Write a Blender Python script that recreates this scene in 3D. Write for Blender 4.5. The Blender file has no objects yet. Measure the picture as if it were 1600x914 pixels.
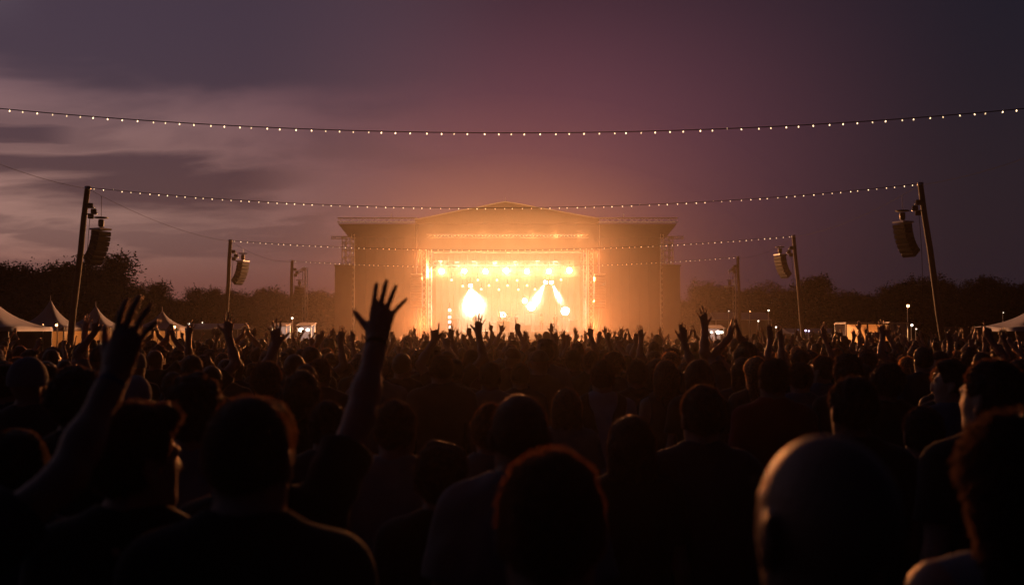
import bpy, math, random
import numpy as np
from mathutils import Vector, Matrix, Euler

random.seed(7); RNG = np.random.default_rng(11)
SC = bpy.context.scene
COL = SC.collection
PI = math.pi
R = math.radians

# ------------------------------------------------------------------ camera (a raised view over the heads of the crowd)
CAM = Vector((0.0, 0.0, 1.97)); PITCH = R(2.13); FPX = 1556.0
def P(px, py, d):
    """world point at depth y=d for a photo pixel (1600 wide)"""
    xc = (px - 800) / FPX; yc = (457 - py) / FPX
    v = Vector((xc, math.cos(PITCH) - yc * math.sin(PITCH), math.sin(PITCH) + yc * math.cos(PITCH)))
    return CAM + v * (d / v.y)
cam_data = bpy.data.cameras.new('camera'); cam = bpy.data.objects.new('camera', cam_data); COL.objects.link(cam)
cam.location = CAM; cam.rotation_euler = (PI / 2 + PITCH, 0, 0)
cam_data.lens = 35; cam_data.sensor_width = 36; cam_data.clip_start = 0.05; cam_data.clip_end = 3000
cam_data.dof.use_dof = True; cam_data.dof.focus_distance = 55; cam_data.dof.aperture_fstop = 2.7; cam_data.dof.aperture_blades = 9
SC.camera = cam

# ------------------------------------------------------------------ object helpers
def props(o, label=None, cat=None, group=None, kind=None):
    if label: o['label'] = label
    if cat: o['category'] = cat
    if group: o['group'] = group
    if kind: o['kind'] = kind
    return o
def thing(name, label, cat, loc=(0, 0, 0), rotz=0.0, group=None):
    o = bpy.data.objects.new(name, None); COL.objects.link(o); o.empty_display_size = .2
    o.location = loc; o.rotation_euler = (0, 0, rotz)
    return props(o, label, cat, group)
def link(name, me, parent=None, loc=None, rot=None, color=None):
    o = bpy.data.objects.new(name, me); COL.objects.link(o)
    if parent is not None: o.parent = parent
    if loc is not None: o.location = loc
    if rot is not None: o.rotation_euler = rot
    if color is not None: o.color = color
    return o
def np_mesh(name, verts, quads, mat=None, smooth=True, mat2=None, nq=None):
    me = bpy.data.meshes.new(name)
    verts = np.asarray(verts, np.float32); quads = np.asarray(quads, np.int32)
    nv, nf, k = len(verts), len(quads), quads.shape[1]
    me.vertices.add(nv); me.vertices.foreach_set('co', verts.ravel())
    me.loops.add(nf * k); me.loops.foreach_set('vertex_index', quads.ravel())
    me.polygons.add(nf); me.polygons.foreach_set('loop_start', np.arange(0, nf * k, k, dtype=np.int32))
    me.polygons.foreach_set('use_smooth', np.full(nf, smooth, bool))
    if mat: me.materials.append(mat)
    if mat2: me.materials.append(mat2); me.polygons.foreach_set('material_index', (np.arange(nf) >= nf - nq).astype(np.int32))
    me.update(calc_edges=True)
    return me

class MB:
    """collects simple solids and links them as ONE mesh"""
    def __init__(s): s.v = []; s.f = []
    def add(s, v, f):
        n = len(s.v); s.v += [tuple(p) for p in v]; s.f += [tuple(i + n for i in q) for q in f]
    def box(s, c, size, rot=None, bev=0.0):
        c = Vector(c); h = [x / 2 for x in size]
        M = rot.to_matrix() if isinstance(rot, Euler) else (rot if rot is not None else Matrix.Identity(3))
        if bev <= 0:
            vs = [c + M @ Vector((x * h[0], y * h[1], z * h[2])) for x in (-1, 1) for y in (-1, 1) for z in (-1, 1)]
            s.add(vs, [(0, 1, 3, 2), (4, 6, 7, 5), (0, 4, 5, 1), (2, 3, 7, 6), (0, 2, 6, 4), (1, 5, 7, 3)])
        else:
            b = min(bev, min(h) * .9); pts = []
            for x in (-1, 1):
                for y in (-1, 1):
                    for z in (-1, 1):
                        pts.append(((x * h[0], y * (h[1] - b), z * (h[2] - b)), (x * (h[0] - b), y * h[1], z * (h[2] - b)), (x * (h[0] - b), y * (h[1] - b), z * h[2])))
            vs = [c + M @ Vector(p) for t in pts for p in t]
            I = lambda x, y, z, a: ((x * 4 + y * 2 + z) * 3 + a)
            F = [(I(0,0,0,0), I(0,0,1,0), I(0,1,1,0), I(0,1,0,0)), (I(1,0,0,0), I(1,1,0,0), I(1,1,1,0), I(1,0,1,0)),
                 (I(0,0,0,1), I(1,0,0,1), I(1,0,1,1), I(0,0,1,1)), (I(0,1,0,1), I(0,1,1,1), I(1,1,1,1), I(1,1,0,1)),
                 (I(0,0,0,2), I(0,1,0,2), I(1,1,0,2), I(1,0,0,2)), (I(0,0,1,2), I(1,0,1,2), I(1,1,1,2), I(0,1,1,2))]
            for y in (0, 1):
                for z in (0, 1):
                    F.append((I(0,y,z,1), I(1,y,z,1), I(1,y,z,2), I(0,y,z,2)))
                    F.append((I(y,0,z,0), I(y,1,z,0), I(y,1,z,2), I(y,0,z,2)))
                    F.append((I(y,z,0,0), I(y,z,1,0), I(y,z,1,1), I(y,z,0,1)))
            for x in (0, 1):
                for y in (0, 1):
                    for z in (0, 1): F.append((I(x,y,z,0), I(x,y,z,1), I(x,y,z,2)))
            s.add(vs, F)
        return s
    def tube(s, pts, r, n=6, r1=None, cap=True):
        pts = [Vector(p) for p in pts]; m = len(pts); rings = []
        for i, p in enumerate(pts):
            d = (pts[min(i + 1, m - 1)] - pts[max(i - 1, 0)]).normalized()
            u = d.cross(Vector((0, 0, 1)) if abs(d.z) < .9 else Vector((0, 1, 0))).normalized(); w = d.cross(u)
            rr = r if r1 is None else r + (r1 - r) * i / (m - 1)
            rings.append([p + (u * math.cos(2 * PI * k / n) + w * math.sin(2 * PI * k / n)) * rr for k in range(n)])
        vs = [q for ring in rings for q in ring]
        fs = [(i * n + k, i * n + (k + 1) % n, (i + 1) * n + (k + 1) % n, (i + 1) * n + k) for i in range(m - 1) for k in range(n)]
        if cap: fs += [tuple(range(n))[::-1], tuple((m - 1) * n + k for k in range(n))]
        s.add(vs, fs); return s
    def lathe(s, prof, c=(0, 0, 0), n=12, M=None):
        c = Vector(c); M = M or Matrix.Identity(3); m = len(prof)
        vs = [c + M @ Vector((r * math.cos(2 * PI * k / n), r * math.sin(2 * PI * k / n), z)) for r, z in prof for k in range(n)]
        fs = [(i * n + k, i * n + (k + 1) % n, (i + 1) * n + (k + 1) % n, (i + 1) * n + k) for i in range(m - 1) for k in range(n)]
        s.add(vs, fs); return s
    def truss(s, a, b, w, r=.025, step=None, sides=4, tri=False):
        a, b = Vector(a), Vector(b); d = (b - a); L = d.length; d.normalize()
        u = d.cross(Vector((0, 0, 1)) if abs(d.z) < .9 else Vector((0, 1, 0))).normalized(); v = d.cross(u)
        off = [(u * x + v * y) * w / 2 for x, y in ((-1, -1), (1, -1), (1, 1), (-1, 1))]
        for o in off: s.tube([a + o, b + o], r, 5)
        k = max(2, int(L / (step or w)))
        for i in range(k):
            p, q = a + d * L * i / k, a + d * L * (i + 1) / k
            for j in range(4):
                o1, o2 = off[j], off[(j + 1) % 4]
                s.tube([p + (o1 if i % 2 else o2), q + (o2 if i % 2 else o1)], r * .6, 4, cap=False)
        return s
    def mesh(s, name, mat, smooth=False):
        me = bpy.data.meshes.new(name); me.from_pydata(s.v, [], s.f); me.update()
        if mat: me.materials.append(mat)
        if smooth: me.polygons.foreach_set('use_smooth', [True] * len(me.polygons))
        return me
    def build(s, name, mat, parent=None, smooth=False, loc=None):
        return link(name, s.mesh(name, mat, smooth), parent, loc)

# ------------------------------------------------------------------ materials
def new_mat(name):
    m = bpy.data.materials.new(name); m.use_nodes = True
    return m, m.node_tree, m.node_tree.nodes['Principled BSDF']
def N(nt, t, **kw):
    n = nt.nodes.new(t)
    for k, v in kw.items():
        if k in n.inputs: n.inputs[k].default_value = v
        else: setattr(n, k, v)
    return n
def mat_plain(name, col, rough=.6, metal=0.0, vary=.25, scale=6.0, bump=0.0, bscale=60.0, spec=.5, sheen=0.0):
    m, nt, b = new_mat(name)
    tc = N(nt, 'ShaderNodeTexCoord'); nz = N(nt, 'ShaderNodeTexNoise', Scale=scale, Detail=4.0)
    nt.links.new(tc.outputs['Object'], nz.inputs['Vector'])
    mr = N(nt, 'ShaderNodeMapRange'); mr.inputs[3].default_value = 1 - vary; mr.inputs[4].default_value = 1 + vary
    nt.links.new(nz.outputs[0], mr.inputs[0])
    mx = N(nt, 'ShaderNodeMix', data_type='RGBA', blend_type='MULTIPLY'); mx.inputs[0].default_value = 1
    mx.inputs[6].default_value = (*col, 1); nt.links.new(mr.outputs[0], mx.inputs[7]); nt.links.new(mx.outputs[2], b.inputs['Base Color'])
    b.inputs['Roughness'].default_value = rough; b.inputs['Metallic'].default_value = metal
    b.inputs['Specular IOR Level'].default_value = spec
    if sheen: b.inputs['Sheen Weight'].default_value = sheen; b.inputs['Sheen Roughness'].default_value = .4
    if bump:
        n2 = N(nt, 'ShaderNodeTexNoise', Scale=bscale, Detail=3.0); nt.links.new(tc.outputs['Object'], n2.inputs['Vector'])
        bp = N(nt, 'ShaderNodeBump', Strength=bump, Distance=.02); nt.links.new(n2.outputs[0], bp.inputs['Height']); nt.links.new(bp.outputs[0], b.inputs['Normal'])
    return m
def mat_tint(name, rough, vary=.15, scale=9.0, bump=.2, bscale=90.0, spec=.5, sheen=0.0, translucent=0.0, attr=None):
    """colour comes from the object (obj.color) or a mesh attribute"""
    m, nt, b = new_mat(name)
    if attr: src = N(nt, 'ShaderNodeAttribute', attribute_name=attr).outputs['Color']
    else: src = N(nt, 'ShaderNodeObjectInfo').outputs['Color']
    tc = N(nt, 'ShaderNodeTexCoord'); nz = N(nt, 'ShaderNodeTexNoise', Scale=scale, Detail=4.0); nt.links.new(tc.outputs['Object'], nz.inputs['Vector'])
    mr = N(nt, 'ShaderNodeMapRange'); mr.inputs[3].default_value = 1 - vary; mr.inputs[4].default_value = 1 + vary
    nt.links.new(nz.outputs[0], mr.inputs[0])
    mx = N(nt, 'ShaderNodeMix', data_type='RGBA', blend_type='MULTIPLY'); mx.inputs[0].default_value = 1
    nt.links.new(src, mx.inputs[6]); nt.links.new(mr.outputs[0], mx.inputs[7]); nt.links.new(mx.outputs[2], b.inputs['Base Color'])
    b.inputs['Roughness'].default_value = rough; b.inputs['Specular IOR Level'].default_value = spec
    if sheen: b.inputs['Sheen Weight'].default_value = sheen; b.inputs['Sheen Roughness'].default_value = .35
    if bump:
        n2 = N(nt, 'ShaderNodeTexNoise', Scale=bscale, Detail=3.0); nt.links.new(tc.outputs['Object'], n2.inputs['Vector'])
        bp = N(nt, 'ShaderNodeBump', Strength=bump, Distance=.01); nt.links.new(n2.outputs[0], bp.inputs['Height']); nt.links.new(bp.outputs[0], b.inputs['Normal'])
    if translucent:
        tr = N(nt, 'ShaderNodeBsdfTranslucent'); nt.links.new(mx.outputs[2], tr.inputs['Color'])
        ms = N(nt, 'ShaderNodeMixShader', Fac=translucent); nt.links.new(b.outputs[0], ms.inputs[1]); nt.links.new(tr.outputs[0], ms.inputs[2])
        nt.links.new(ms.outputs[0], nt.nodes['Material Output'].inputs['Surface'])
    return m
def mat_emit(name, col, strength, sampled=False):
    m, nt, b = new_mat(name)
    b.inputs['Base Color'].default_value = (.05, .05, .05, 1); b.inputs['Emission Color'].default_value = (*col, 1); b.inputs['Emission Strength'].default_value = strength
    if not sampled: m.cycles.emission_sampling = 'NONE'
    return m

M_SKIN = mat_tint('skin', .5, vary=.22, scale=14, bump=.35, bscale=120, spec=.4)
M_HAIR = mat_tint('hair', .38, vary=.35, scale=40, bump=.5, bscale=220, spec=.6, translucent=.25)
def fuzz_mat():      # loose hair ends: thin, pass light on; colour brightened to carry the rim light
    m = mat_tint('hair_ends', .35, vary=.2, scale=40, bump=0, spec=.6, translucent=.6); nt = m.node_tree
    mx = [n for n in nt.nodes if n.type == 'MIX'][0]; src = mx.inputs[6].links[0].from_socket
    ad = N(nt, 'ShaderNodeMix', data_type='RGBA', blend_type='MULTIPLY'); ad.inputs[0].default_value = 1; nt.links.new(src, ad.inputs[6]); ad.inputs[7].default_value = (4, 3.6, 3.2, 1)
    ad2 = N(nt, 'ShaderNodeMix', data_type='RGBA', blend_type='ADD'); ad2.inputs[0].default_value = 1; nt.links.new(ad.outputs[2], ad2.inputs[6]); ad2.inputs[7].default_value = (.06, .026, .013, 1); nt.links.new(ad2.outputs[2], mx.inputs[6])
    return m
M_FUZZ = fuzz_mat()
M_CLOTH = mat_tint('cloth', .85, vary=.12, scale=7, bump=.25, bscale=260, spec=.25, sheen=.25)
M_CROWD = mat_tint('crowd_surface', .6, vary=.1, scale=4, bump=0, spec=.4, attr='tint')

# ------------------------------------------------------------------ bodies as smooth-blended volumes, polygonised by surface nets
def smin(a, b, k):
    h = np.maximum(k - np.abs(a - b), 0.0) / k
    return np.minimum(a, b) - h * h * k * .25
class Field:
    def __init__(s, lo, hi, h):
        s.h = h; s.lo = np.asarray(lo, np.float32) - 3 * h
        s.n = (np.ceil((np.asarray(hi) + 3 * h - s.lo) / h).astype(int) + 1)
        s.f = np.full(s.n, 1.0, np.float32)
        s.ax = [s.lo[i] + h * np.arange(s.n[i], dtype=np.float32) for i in range(3)]
    def region(s, lo, hi):
        a = [max(0, int((lo[i] - s.lo[i]) / s.h)) for i in range(3)]
        b = [min(s.n[i], int((hi[i] - s.lo[i]) / s.h) + 2) for i in range(3)]
        sl = tuple(slice(a[i], max(a[i], b[i])) for i in range(3))
        return sl, s.ax[0][sl[0]][:, None, None], s.ax[1][sl[1]][None, :, None], s.ax[2][sl[2]][None, None, :]
    def put(s, prim, inflate=0.0, op='add'):
        t = prim[0]
        if t == 'cap':
            _, a, b, ra, rb, k = prim; a = np.asarray(a, np.float32); b = np.asarray(b, np.float32)
            ra += inflate; rb += inflate; m = max(ra, rb) + k + 3 * s.h
            sl, X, Y, Z = s.region(np.minimum(a, b) - m, np.maximum(a, b) + m)
            ab = b - a; q = float(ab @ ab) + 1e-9
            tt = np.clip(((X - a[0]) * ab[0] + (Y - a[1]) * ab[1] + (Z - a[2]) * ab[2]) / q, 0, 1)
            d = np.sqrt((X - a[0] - tt * ab[0]) ** 2 + (Y - a[1] - tt * ab[1]) ** 2 + (Z - a[2] - tt * ab[2]) ** 2) - (ra + (rb - ra) * tt)
        else:
            _, c, r, k = prim[:4]; Rm = np.asarray(prim[4], np.float32) if len(prim) > 4 and prim[4] is not None else np.eye(3, dtype=np.float32)
            r = np.asarray(r, np.float32) + inflate; m = r.max() + k + 3 * s.h
            c = np.asarray(c, np.float32)
            sl, X, Y, Z = s.region(c - m, c + m)
            x, y, z = X - c[0], Y - c[1], Z - c[2]
            u = Rm[0, 0] * x + Rm[1, 0] * y + Rm[2, 0] * z; v = Rm[0, 1] * x + Rm[1, 1] * y + Rm[2, 1] * z; w = Rm[0, 2] * x + Rm[1, 2] * y + Rm[2, 2] * z
            k0 = np.sqrt((u / r[0]) ** 2 + (v / r[1]) ** 2 + (w / r[2]) ** 2) + 1e-6
            k1 = np.sqrt((u / r[0] ** 2) ** 2 + (v / r[1] ** 2) ** 2 + (w / r[2] ** 2) ** 2) + 1e-6
            d = k0 * (k0 - 1) / k1
        if d.size == 0: return
        if op == 'add': s.f[sl] = smin(s.f[sl], d, k)
        else: s.f[sl] = -smin(-s.f[sl], d, k)
    def cut(s, fn):
        X = s.ax[0][:, None, None]; Y = s.ax[1][None, :, None]; Z = s.ax[2][None, None, :]
        s.f = np.maximum(s.f, fn(X, Y, Z)).astype(np.float32)
    def ripple(s, amp, freq, seed):
        g = np.random.default_rng(seed); X = s.ax[0][:, None, None]; Y = s.ax[1][None, :, None]; Z = s.ax[2][None, None, :]
        for _ in range(5):
            w = g.normal(size=3) * freq; ph = g.uniform(0, 6.28)
            s.f += (amp * np.sin(X * w[0] + Y * w[1] + Z * w[2] + ph)).astype(np.float32)
    def nets(s):
        f = s.f; h = s.h; ins = f < 0
        A = ins.astype(np.int8)
        c = A[:-1, :-1, :-1] + A[1:, :-1, :-1] + A[:-1, 1:, :-1] + A[:-1, :-1, 1:] + A[1:, 1:, :-1] + A[1:, :-1, 1:] + A[:-1, 1:, 1:] + A[1:, 1:, 1:]
        act = (c > 0) & (c < 8); idx = np.argwhere(act)
        if len(idx) == 0: return np.zeros((0, 3)), np.zeros((0, 4), int)
        p = np.zeros((len(idx), 3), np.float64); n = np.zeros(len(idx))
        corners = [np.array(q) for q in ((0,0,0),(1,0,0),(0,1,0),(1,1,0),(0,0,1),(1,0,1),(0,1,1),(1,1,1))]
        val = [f[idx[:, 0] + q[0], idx[:, 1] + q[1], idx[:, 2] + q[2]] for q in corners]
        for a in range(8):
            for b in range(a + 1, 8):
                if np.abs(corners[a] - corners[b]).sum() != 1: continue
                fa, fb = val[a], val[b]; m = (fa < 0) != (fb < 0)
                t = np.where(m, fa / np.where(m, fa - fb, 1), 0)
                p += np.where(m[:, None], corners[a] + t[:, None] * (corners[b] - corners[a]), 0); n += m
        V = s.lo + h * (idx + p / n[:, None])
        lut = np.full(act.shape, -1, np.int32); lut[act] = np.arange(len(idx))
        Q = []
        for ax in range(3):
            o1, o2 = [(1, 2), (2, 0), (0, 1)][ax]
            sa = [slice(1, -1)] * 3; sb = [slice(1, -1)] * 3; sa[ax] = slice(0, -1); sb[ax] = slice(1, None)
            a_, b_ = ins[tuple(sa)], ins[tuple(sb)]
            e = np.argwhere(a_ != b_)
            if len(e) == 0: continue
            flip = a_[tuple(e.T)]
            base = e.copy(); base[:, o1] += 1; base[:, o2] += 1
            def L(d1, d2):
                q = base.copy(); q[:, o1] += d1; q[:, o2] += d2; return lut[tuple(q.T)]
            q = np.stack([L(-1, -1), L(0, -1), L(0, 0), L(-1, 0)], 1)
            q[~flip] = q[~flip][:, ::-1]
            Q.append(q)
        Q = np.concatenate(Q); Q = Q[(Q >= 0).all(1)]
        return V, Q
def solid(prims, h, inflate=0.0, cuts=(), subs=(), ripple=None):
    lo = np.full(3, 9.0); hi = np.full(3, -9.0)
    for p in prims:
        if p[0] == 'cap': r = max(p[3], p[4]) + inflate; pts = np.array([p[1], p[2]]); lo = np.minimum(lo, pts.min(0) - r); hi = np.maximum(hi, pts.max(0) + r)
        else: r = max(p[2]) + inflate; lo = np.minimum(lo, np.array(p[1]) - r); hi = np.maximum(hi, np.array(p[1]) + r)
    F = Field(lo, hi, h)
    for p in prims: F.put(p, inflate)
    if ripple: F.ripple(*ripple)
    for q in subs: F.put(q, 0, 'sub')
    for c in cuts: F.cut(c)
    return F.nets()

# ---- skeleton
HANDS = {  # per finger: sideways spread, then three curls (degrees); thumb: spread, curl
    'spread': dict(index=(5, 4, 6, 4), middle=(-2, 2, 5, 4), ring=(-9, 5, 6, 5), pinky=(-30, 6, 8, 6), thumb=(52, 6)),
    'open':   dict(index=(7, 10, 12, 8), middle=(1, 8, 12, 8), ring=(-6, 12, 14, 8), pinky=(-16, 16, 16, 10), thumb=(40, 12)),
    'relax':  dict(index=(3, 28, 32, 20), middle=(0, 34, 38, 22), ring=(-3, 40, 40, 24), pinky=(-7, 44, 40, 24), thumb=(24, 16)),
    'flat':   dict(index=(2, 3, 4, 3), middle=(0, 2, 4, 3), ring=(-2, 4, 4, 3), pinky=(-6, 6, 5, 3), thumb=(28, 5)),
    'fist':   dict(index=(0, 82, 95, 55), middle=(0, 84, 96, 56), ring=(0, 86, 96, 56), pinky=(0, 88, 94, 54), thumb=(14, 62)),
    'point':  dict(index=(1, 4, 5, 3), middle=(0, 84, 96, 56), ring=(0, 86, 96, 56), pinky=(0, 88, 94, 54), thumb=(14, 62)),
    'horns':  dict(index=(4, 4, 5, 3), middle=(0, 84, 96, 56), ring=(0, 86, 96, 56), pinky=(-16, 5, 6, 4), thumb=(40, 20)),
}
def hand_prims(w, u, n, side, pose, s=1.0, fat=1.0):
    """w wrist, u towards the fingers, n the way the palm faces, side +1 right hand, -1 left hand"""
    u = Vector(u).normalized(); n = Vector(n); n = (n - u * n.dot(u)).normalized(); t = u.cross(n) * side; w = Vector(w)
    pr = []; H = HANDS[pose]
    F = [('index', .031, .093, (.043, .026, .022), .0097), ('middle', .0105, .097, (.047, .030, .023), .0100), ('ring', -.0105, .092, (.043, .028, .023), .0094), ('pinky', -.030, .083, (.033, .021, .020), .0083)]
    for nm, to, uo, ln, r in F:
        k0 = w + (t * to * .62 + u * .012) * s; kn = w + (t * to + u * uo) * s
        pr.append(('cap', k0, kn, .0155 * s, .0122 * s * (.9 + .1 * fat), .014 * s))
        sp, c1, c2, c3 = H[nm]
        d0 = (u * math.cos(R(sp)) + t * math.sin(R(sp))); p = kn; c = 0
        for L, cc, ra, rb in zip(ln, (c1, c2, c3), (1.04, .94, .86), (.94, .86, .74)):
            c += cc; d = d0 * math.cos(R(c)) + n * math.sin(R(c)); q = p + d * L * s
            pr.append(('cap', p, q, r * ra * s * fat, r * rb * s * fat, .0035 * s)); p = q
    sp, cu = H['thumb']
    b = w + (u * .022 + t * .026 + n * .006) * s
    d = (u * math.cos(R(sp)) + t * math.sin(R(sp)) + n * .18).normalized(); m = b + d * .040 * s
    pr.append(('cap', b, m, .0175 * s, .0125 * s, .016 * s))
    d2 = (d * math.cos(R(cu)) + (n * .55 - t * .55 + u * .3).normalized() * math.sin(R(cu))).normalized()
    q = m + d2 * .032 * s; pr.append(('cap', m, q, .0118 * s * fat, .0105 * s * fat, .005 * s))
    d3 = (d2 * math.cos(R(cu * .6)) + (u * .6 - t * .5 + n * .3).normalized() * math.sin(R(cu * .6))).normalized()
    pr.append(('cap', q, q + d3 * .025 * s, .0106 * s * fat, .0085 * s * fat, .004 * s))
    pr.append(('cap', w + u * .035 * s + t * .004 * s, w + u * .075 * s, .02 * s, .02 * s, .02 * s))
    return pr
def ik(sh, wr, l1, l2, pole):
    d = wr - sh; L = min(d.length, (l1 + l2) * .997); dn = d.normalized(); wr = sh + dn * L
    a = (l1 * l1 - l2 * l2 + L * L) / (2 * L); h = math.sqrt(max(l1 * l1 - a * a, 0))
    pv = Vector(pole); pv = (pv - dn * pv.dot(dn)); pv = pv.normalized() if pv.length > 1e-5 else Vector((0, 0, -1))
    return sh + dn * a + pv * h, wr

class Figure:
    """joints and volumes of one standing person 1.75 m tall, facing +Y"""
    def __init__(s, right=None, left=None, yaw=0, nod=0, fem=False, shrug=0.0, thick=1.0, hand_s=1.0, stance=0.0, jaw=1.0):
        s.fem = fem; sw = .168 if fem else .185; s.sw = sw; T = thick
        s.body, s.torso, s.sleeve, s.fore, s.legs, s.hands, s.arm = [], [], {}, {}, [], [], {}
        t = s.torso
        t.append(('ell', (0, .0, 1.27), (.155 * T * (.9 if fem else 1), .105 * T, .2), .06))
        t.append(('cap', (-.115, -.012, 1.405), (.115, -.012, 1.405), .062, .062, .05))
        t.append(('ell', (0, .005, 1.08), (.135 * T * (.9 if fem else 1), .098 * T, .17), .06))
        t.append(('ell', (0, 0, .94), (.165 * (1.04 if fem else 1), .115, .14), .06))
        for sg in (-1, 1):
            t.append(('cap', (sg * .03, -.022, 1.50), (sg * (sw - .035), -.012, 1.425 + shrug * .8), .05, .05, .05))
            t.append(('ell', (sg * .075, -.06, 1.31), (.075, .05, .11), .05))
            if fem: t.append(('ell', (sg * .075, .085, 1.27), (.06, .055, .06), .04))
            else: t.append(('ell', (sg * .08, .055, 1.31), (.08, .05, .07), .05))
        for sg, spec in ((1, right), (-1, left)):
            spec = dict(wrist=(.26, .05, .88), pole=(0, -1, 0), hand='relax', u=None, n=None) | (spec or {})
            wr = Vector(spec['wrist']); wr.x *= sg; up = max(0, min(1, (wr.z - 1.35) / .45))
            sh = Vector((sg * (sw - .01 - .02 * up), -.005 + .01 * up, 1.415 + .055 * up + shrug))
            pole = Vector(spec['pole']); pole.x *= sg
            el, wr = ik(sh, wr, .302, .262, pole)
            s.arm[sg] = (sh, el, wr)
            k = .86 if fem else 1.0
            s.sleeve[sg] = [('cap', sh, sh + (el - sh) * .5, .055 * k, .050 * k, .05), ('cap', sh + (el - sh) * .35, el, .049 * k, .040 * k, .03)]
            s.fore[sg] = [('cap', el, el + (wr - el) * .35, .039 * k, .0395 * k, .03), ('cap', el + (wr - el) * .3, wr, .0395 * k, .0275 * k, .03), ('cap', el + (wr - el) * .8, wr + (wr - el).normalized() * .01, .030 * k, .0275 * k, .02)]
            u = Vector(spec['u']) if spec['u'] else (wr - el); n = Vector(spec['n']) if spec['n'] else Vector((-sg, 0, 0))
            if spec['u']: u.x *= sg
            if spec['n']: n.x *= sg
            s.hands.append((wr + (wr - el).normalized() * .008, u.normalized(), n, sg, spec['hand'], hand_s * k ** .5))
        for sg in (-1, 1):
            kx = sg * (.10 + stance)
            s.legs += [('cap', (sg * .085, 0, .92), (kx, .012, .5), .088, .056, .05), ('cap', (kx, .005, .5), (kx, -.02, .09), .055, .038, .04), ('ell', (kx, -.03, .36), (.05, .055, .11), .03)]
            s.legs.append(('cap', (kx, -.035, .045), (kx + sg * .02, .13, .035), .038, .03, .03))
        s.kx = .10 + stance
        # head, turned about the neck
        s.hc = Vector((0, .005, 1.635)); s.hrot = Euler((R(-nod), 0, R(yaw)), 'XYZ'); M = s.hrot.to_matrix(); s.M = M
        piv = Vector((0, -.02, 1.55)); s.piv = piv
        Hh = lambda x, y, z: piv + M @ (Vector((x, y, z)) - piv)
        h = s.head = []
        j = jaw * (.93 if fem else 1)
        h.append(('ell', Hh(0, -.012, 1.655), (.0765, .096, .0955), .02, M))
        h.append(('ell', Hh(0, .03, 1.595), (.058 * j, .066, .078), .04, M))
        h.append(('ell', Hh(0, .062, 1.545), (.030 * j, .028, .022), .03, M))
        h.append(('cap', Hh(-.05 * j, .0, 1.57), Hh(-.015, .06, 1.54), .018, .018, .03)); h.append(('cap', Hh(.05 * j, .0, 1.57), Hh(.015, .06, 1.54), .018, .018, .03))
        h.append(('cap', Hh(-.032, .077, 1.663), Hh(.032, .077, 1.663), .013, .013, .015))
        h.append(('cap', Hh(0, .088, 1.655), Hh(0, .104, 1.612), .008, .0125, .008)); h.append(('cap', Hh(-.012, .09, 1.608), Hh(.012, .09, 1.608), .009, .009, .006))
        h.append(('cap', Hh(-.016, .084, 1.581), Hh(.016, .084, 1.581), .008, .008, .006)); h.append(('cap', Hh(-.015, .083, 1.570), Hh(.015, .083, 1.570), .008, .008, .005))
        s.eyes = [('ell', Hh(sg * .031, .094, 1.645), (.014, .012, .0085), .008, M) for sg in (-1, 1)]
        for sg in (-1, 1):
            e = M @ Euler((R(-8), 0, R(sg * 22))).to_matrix()
            h.append(('ell', Hh(sg * .081, -.012, 1.628), (.009, .021, .033), .008, e)); h.append(('ell', Hh(sg * .080, -.006, 1.602), (.008, .012, .014), .006, e))
            h.append(('cap', Hh(sg * .086, -.026, 1.655), Hh(sg * .088, -.03, 1.625), .006, .006, .005))
        s.neck = [('cap', (0, -.022, 1.42), Hh(0, -.012, 1.575), .062 * (.85 if fem else 1), .056 * (.85 if fem else 1), .035)]
        s.top = 1.75
    def prims(s, legs=True):
        p = list(s.torso) + s.neck + s.head
        for sg in (-1, 1): p += s.sleeve[sg] + s.fore[sg]
        if legs: p += s.legs
        return p
    def hand(s, i, fat=1.0):
        w, u, n, sg, pose, hs = s.hands[i]; return hand_prims(w, u, n, sg, pose, hs, fat)
    def body_mesh(s, h):
        p = s.prims() + s.hand(0) + s.hand(1)
        return solid(p, h, subs=s.eyes)
    def shirt_mesh(s, h, kind='tee', seed=1):
        p = list(s.torso); ln = {'tee': .62, 'long': 2, 'tank': 0}[kind]; cuts = [lambda X, Y, Z: .845 - Z]
        for sg in (-1, 1):
            sh, el, wr = s.arm[sg]
            if ln == 0: continue
            if ln > 1: p += [(q[0], q[1], q[2], q[3] + .008, q[4] + .010, q[5]) for q in s.sleeve[sg] + s.fore[sg][:2]]
            else:
                e = sh + (el - sh) * ln; p.append(('cap', sh, e, .061, .064, .05)); a = (el - sh).normalized(); c0 = sh + (el - sh) * (ln + .02)
                cuts.append(lambda X, Y, Z, a=a, c0=c0, sh=sh: np.where((X - sh.x) * a.x + (Y - sh.y) * a.y + (Z - sh.z) * a.z > .1, (X - c0.x) * a.x + (Y - c0.y) * a.y + (Z - c0.z) * a.z, -1) if abs(a.x) + max(a.z, 0) > .25 else np.where(np.abs(X) > .17, (X - c0.x) * a.x + (Y - c0.y) * a.y + (Z - c0.z) * a.z, -1))
        subs = [('ell', (0, .012, 1.545), (.082, .088, .075), .004)]
        if kind == 'tank':
            subs = [('ell', (0, .02, 1.53), (.10, .12, .11), .004)] + [('ell', (sg * (s.sw + .035), 0, 1.38), (.085, .2, .16), .004) for sg in (-1, 1)]
        p += [('ell', (0, .005, .93), (.182, .134, .17), .06), ('ell', (0, .005, 1.12), (.152 * (.92 if s.fem else 1), .112, .26), .08)]
        return solid(p, h, inflate=.013, cuts=cuts, subs=subs, ripple=(.0016, 26, seed))
    def trousers_mesh(s, h, seed=3):
        p = s.legs[:3] + s.legs[4:7] + [('ell', (0, 0, .94), (.165, .115, .12), .05)]
        return solid(p, h, inflate=.014, cuts=[lambda X, Y, Z: Z - 1.0, lambda X, Y, Z: .07 - Z], ripple=(.0018, 24, seed))
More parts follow.
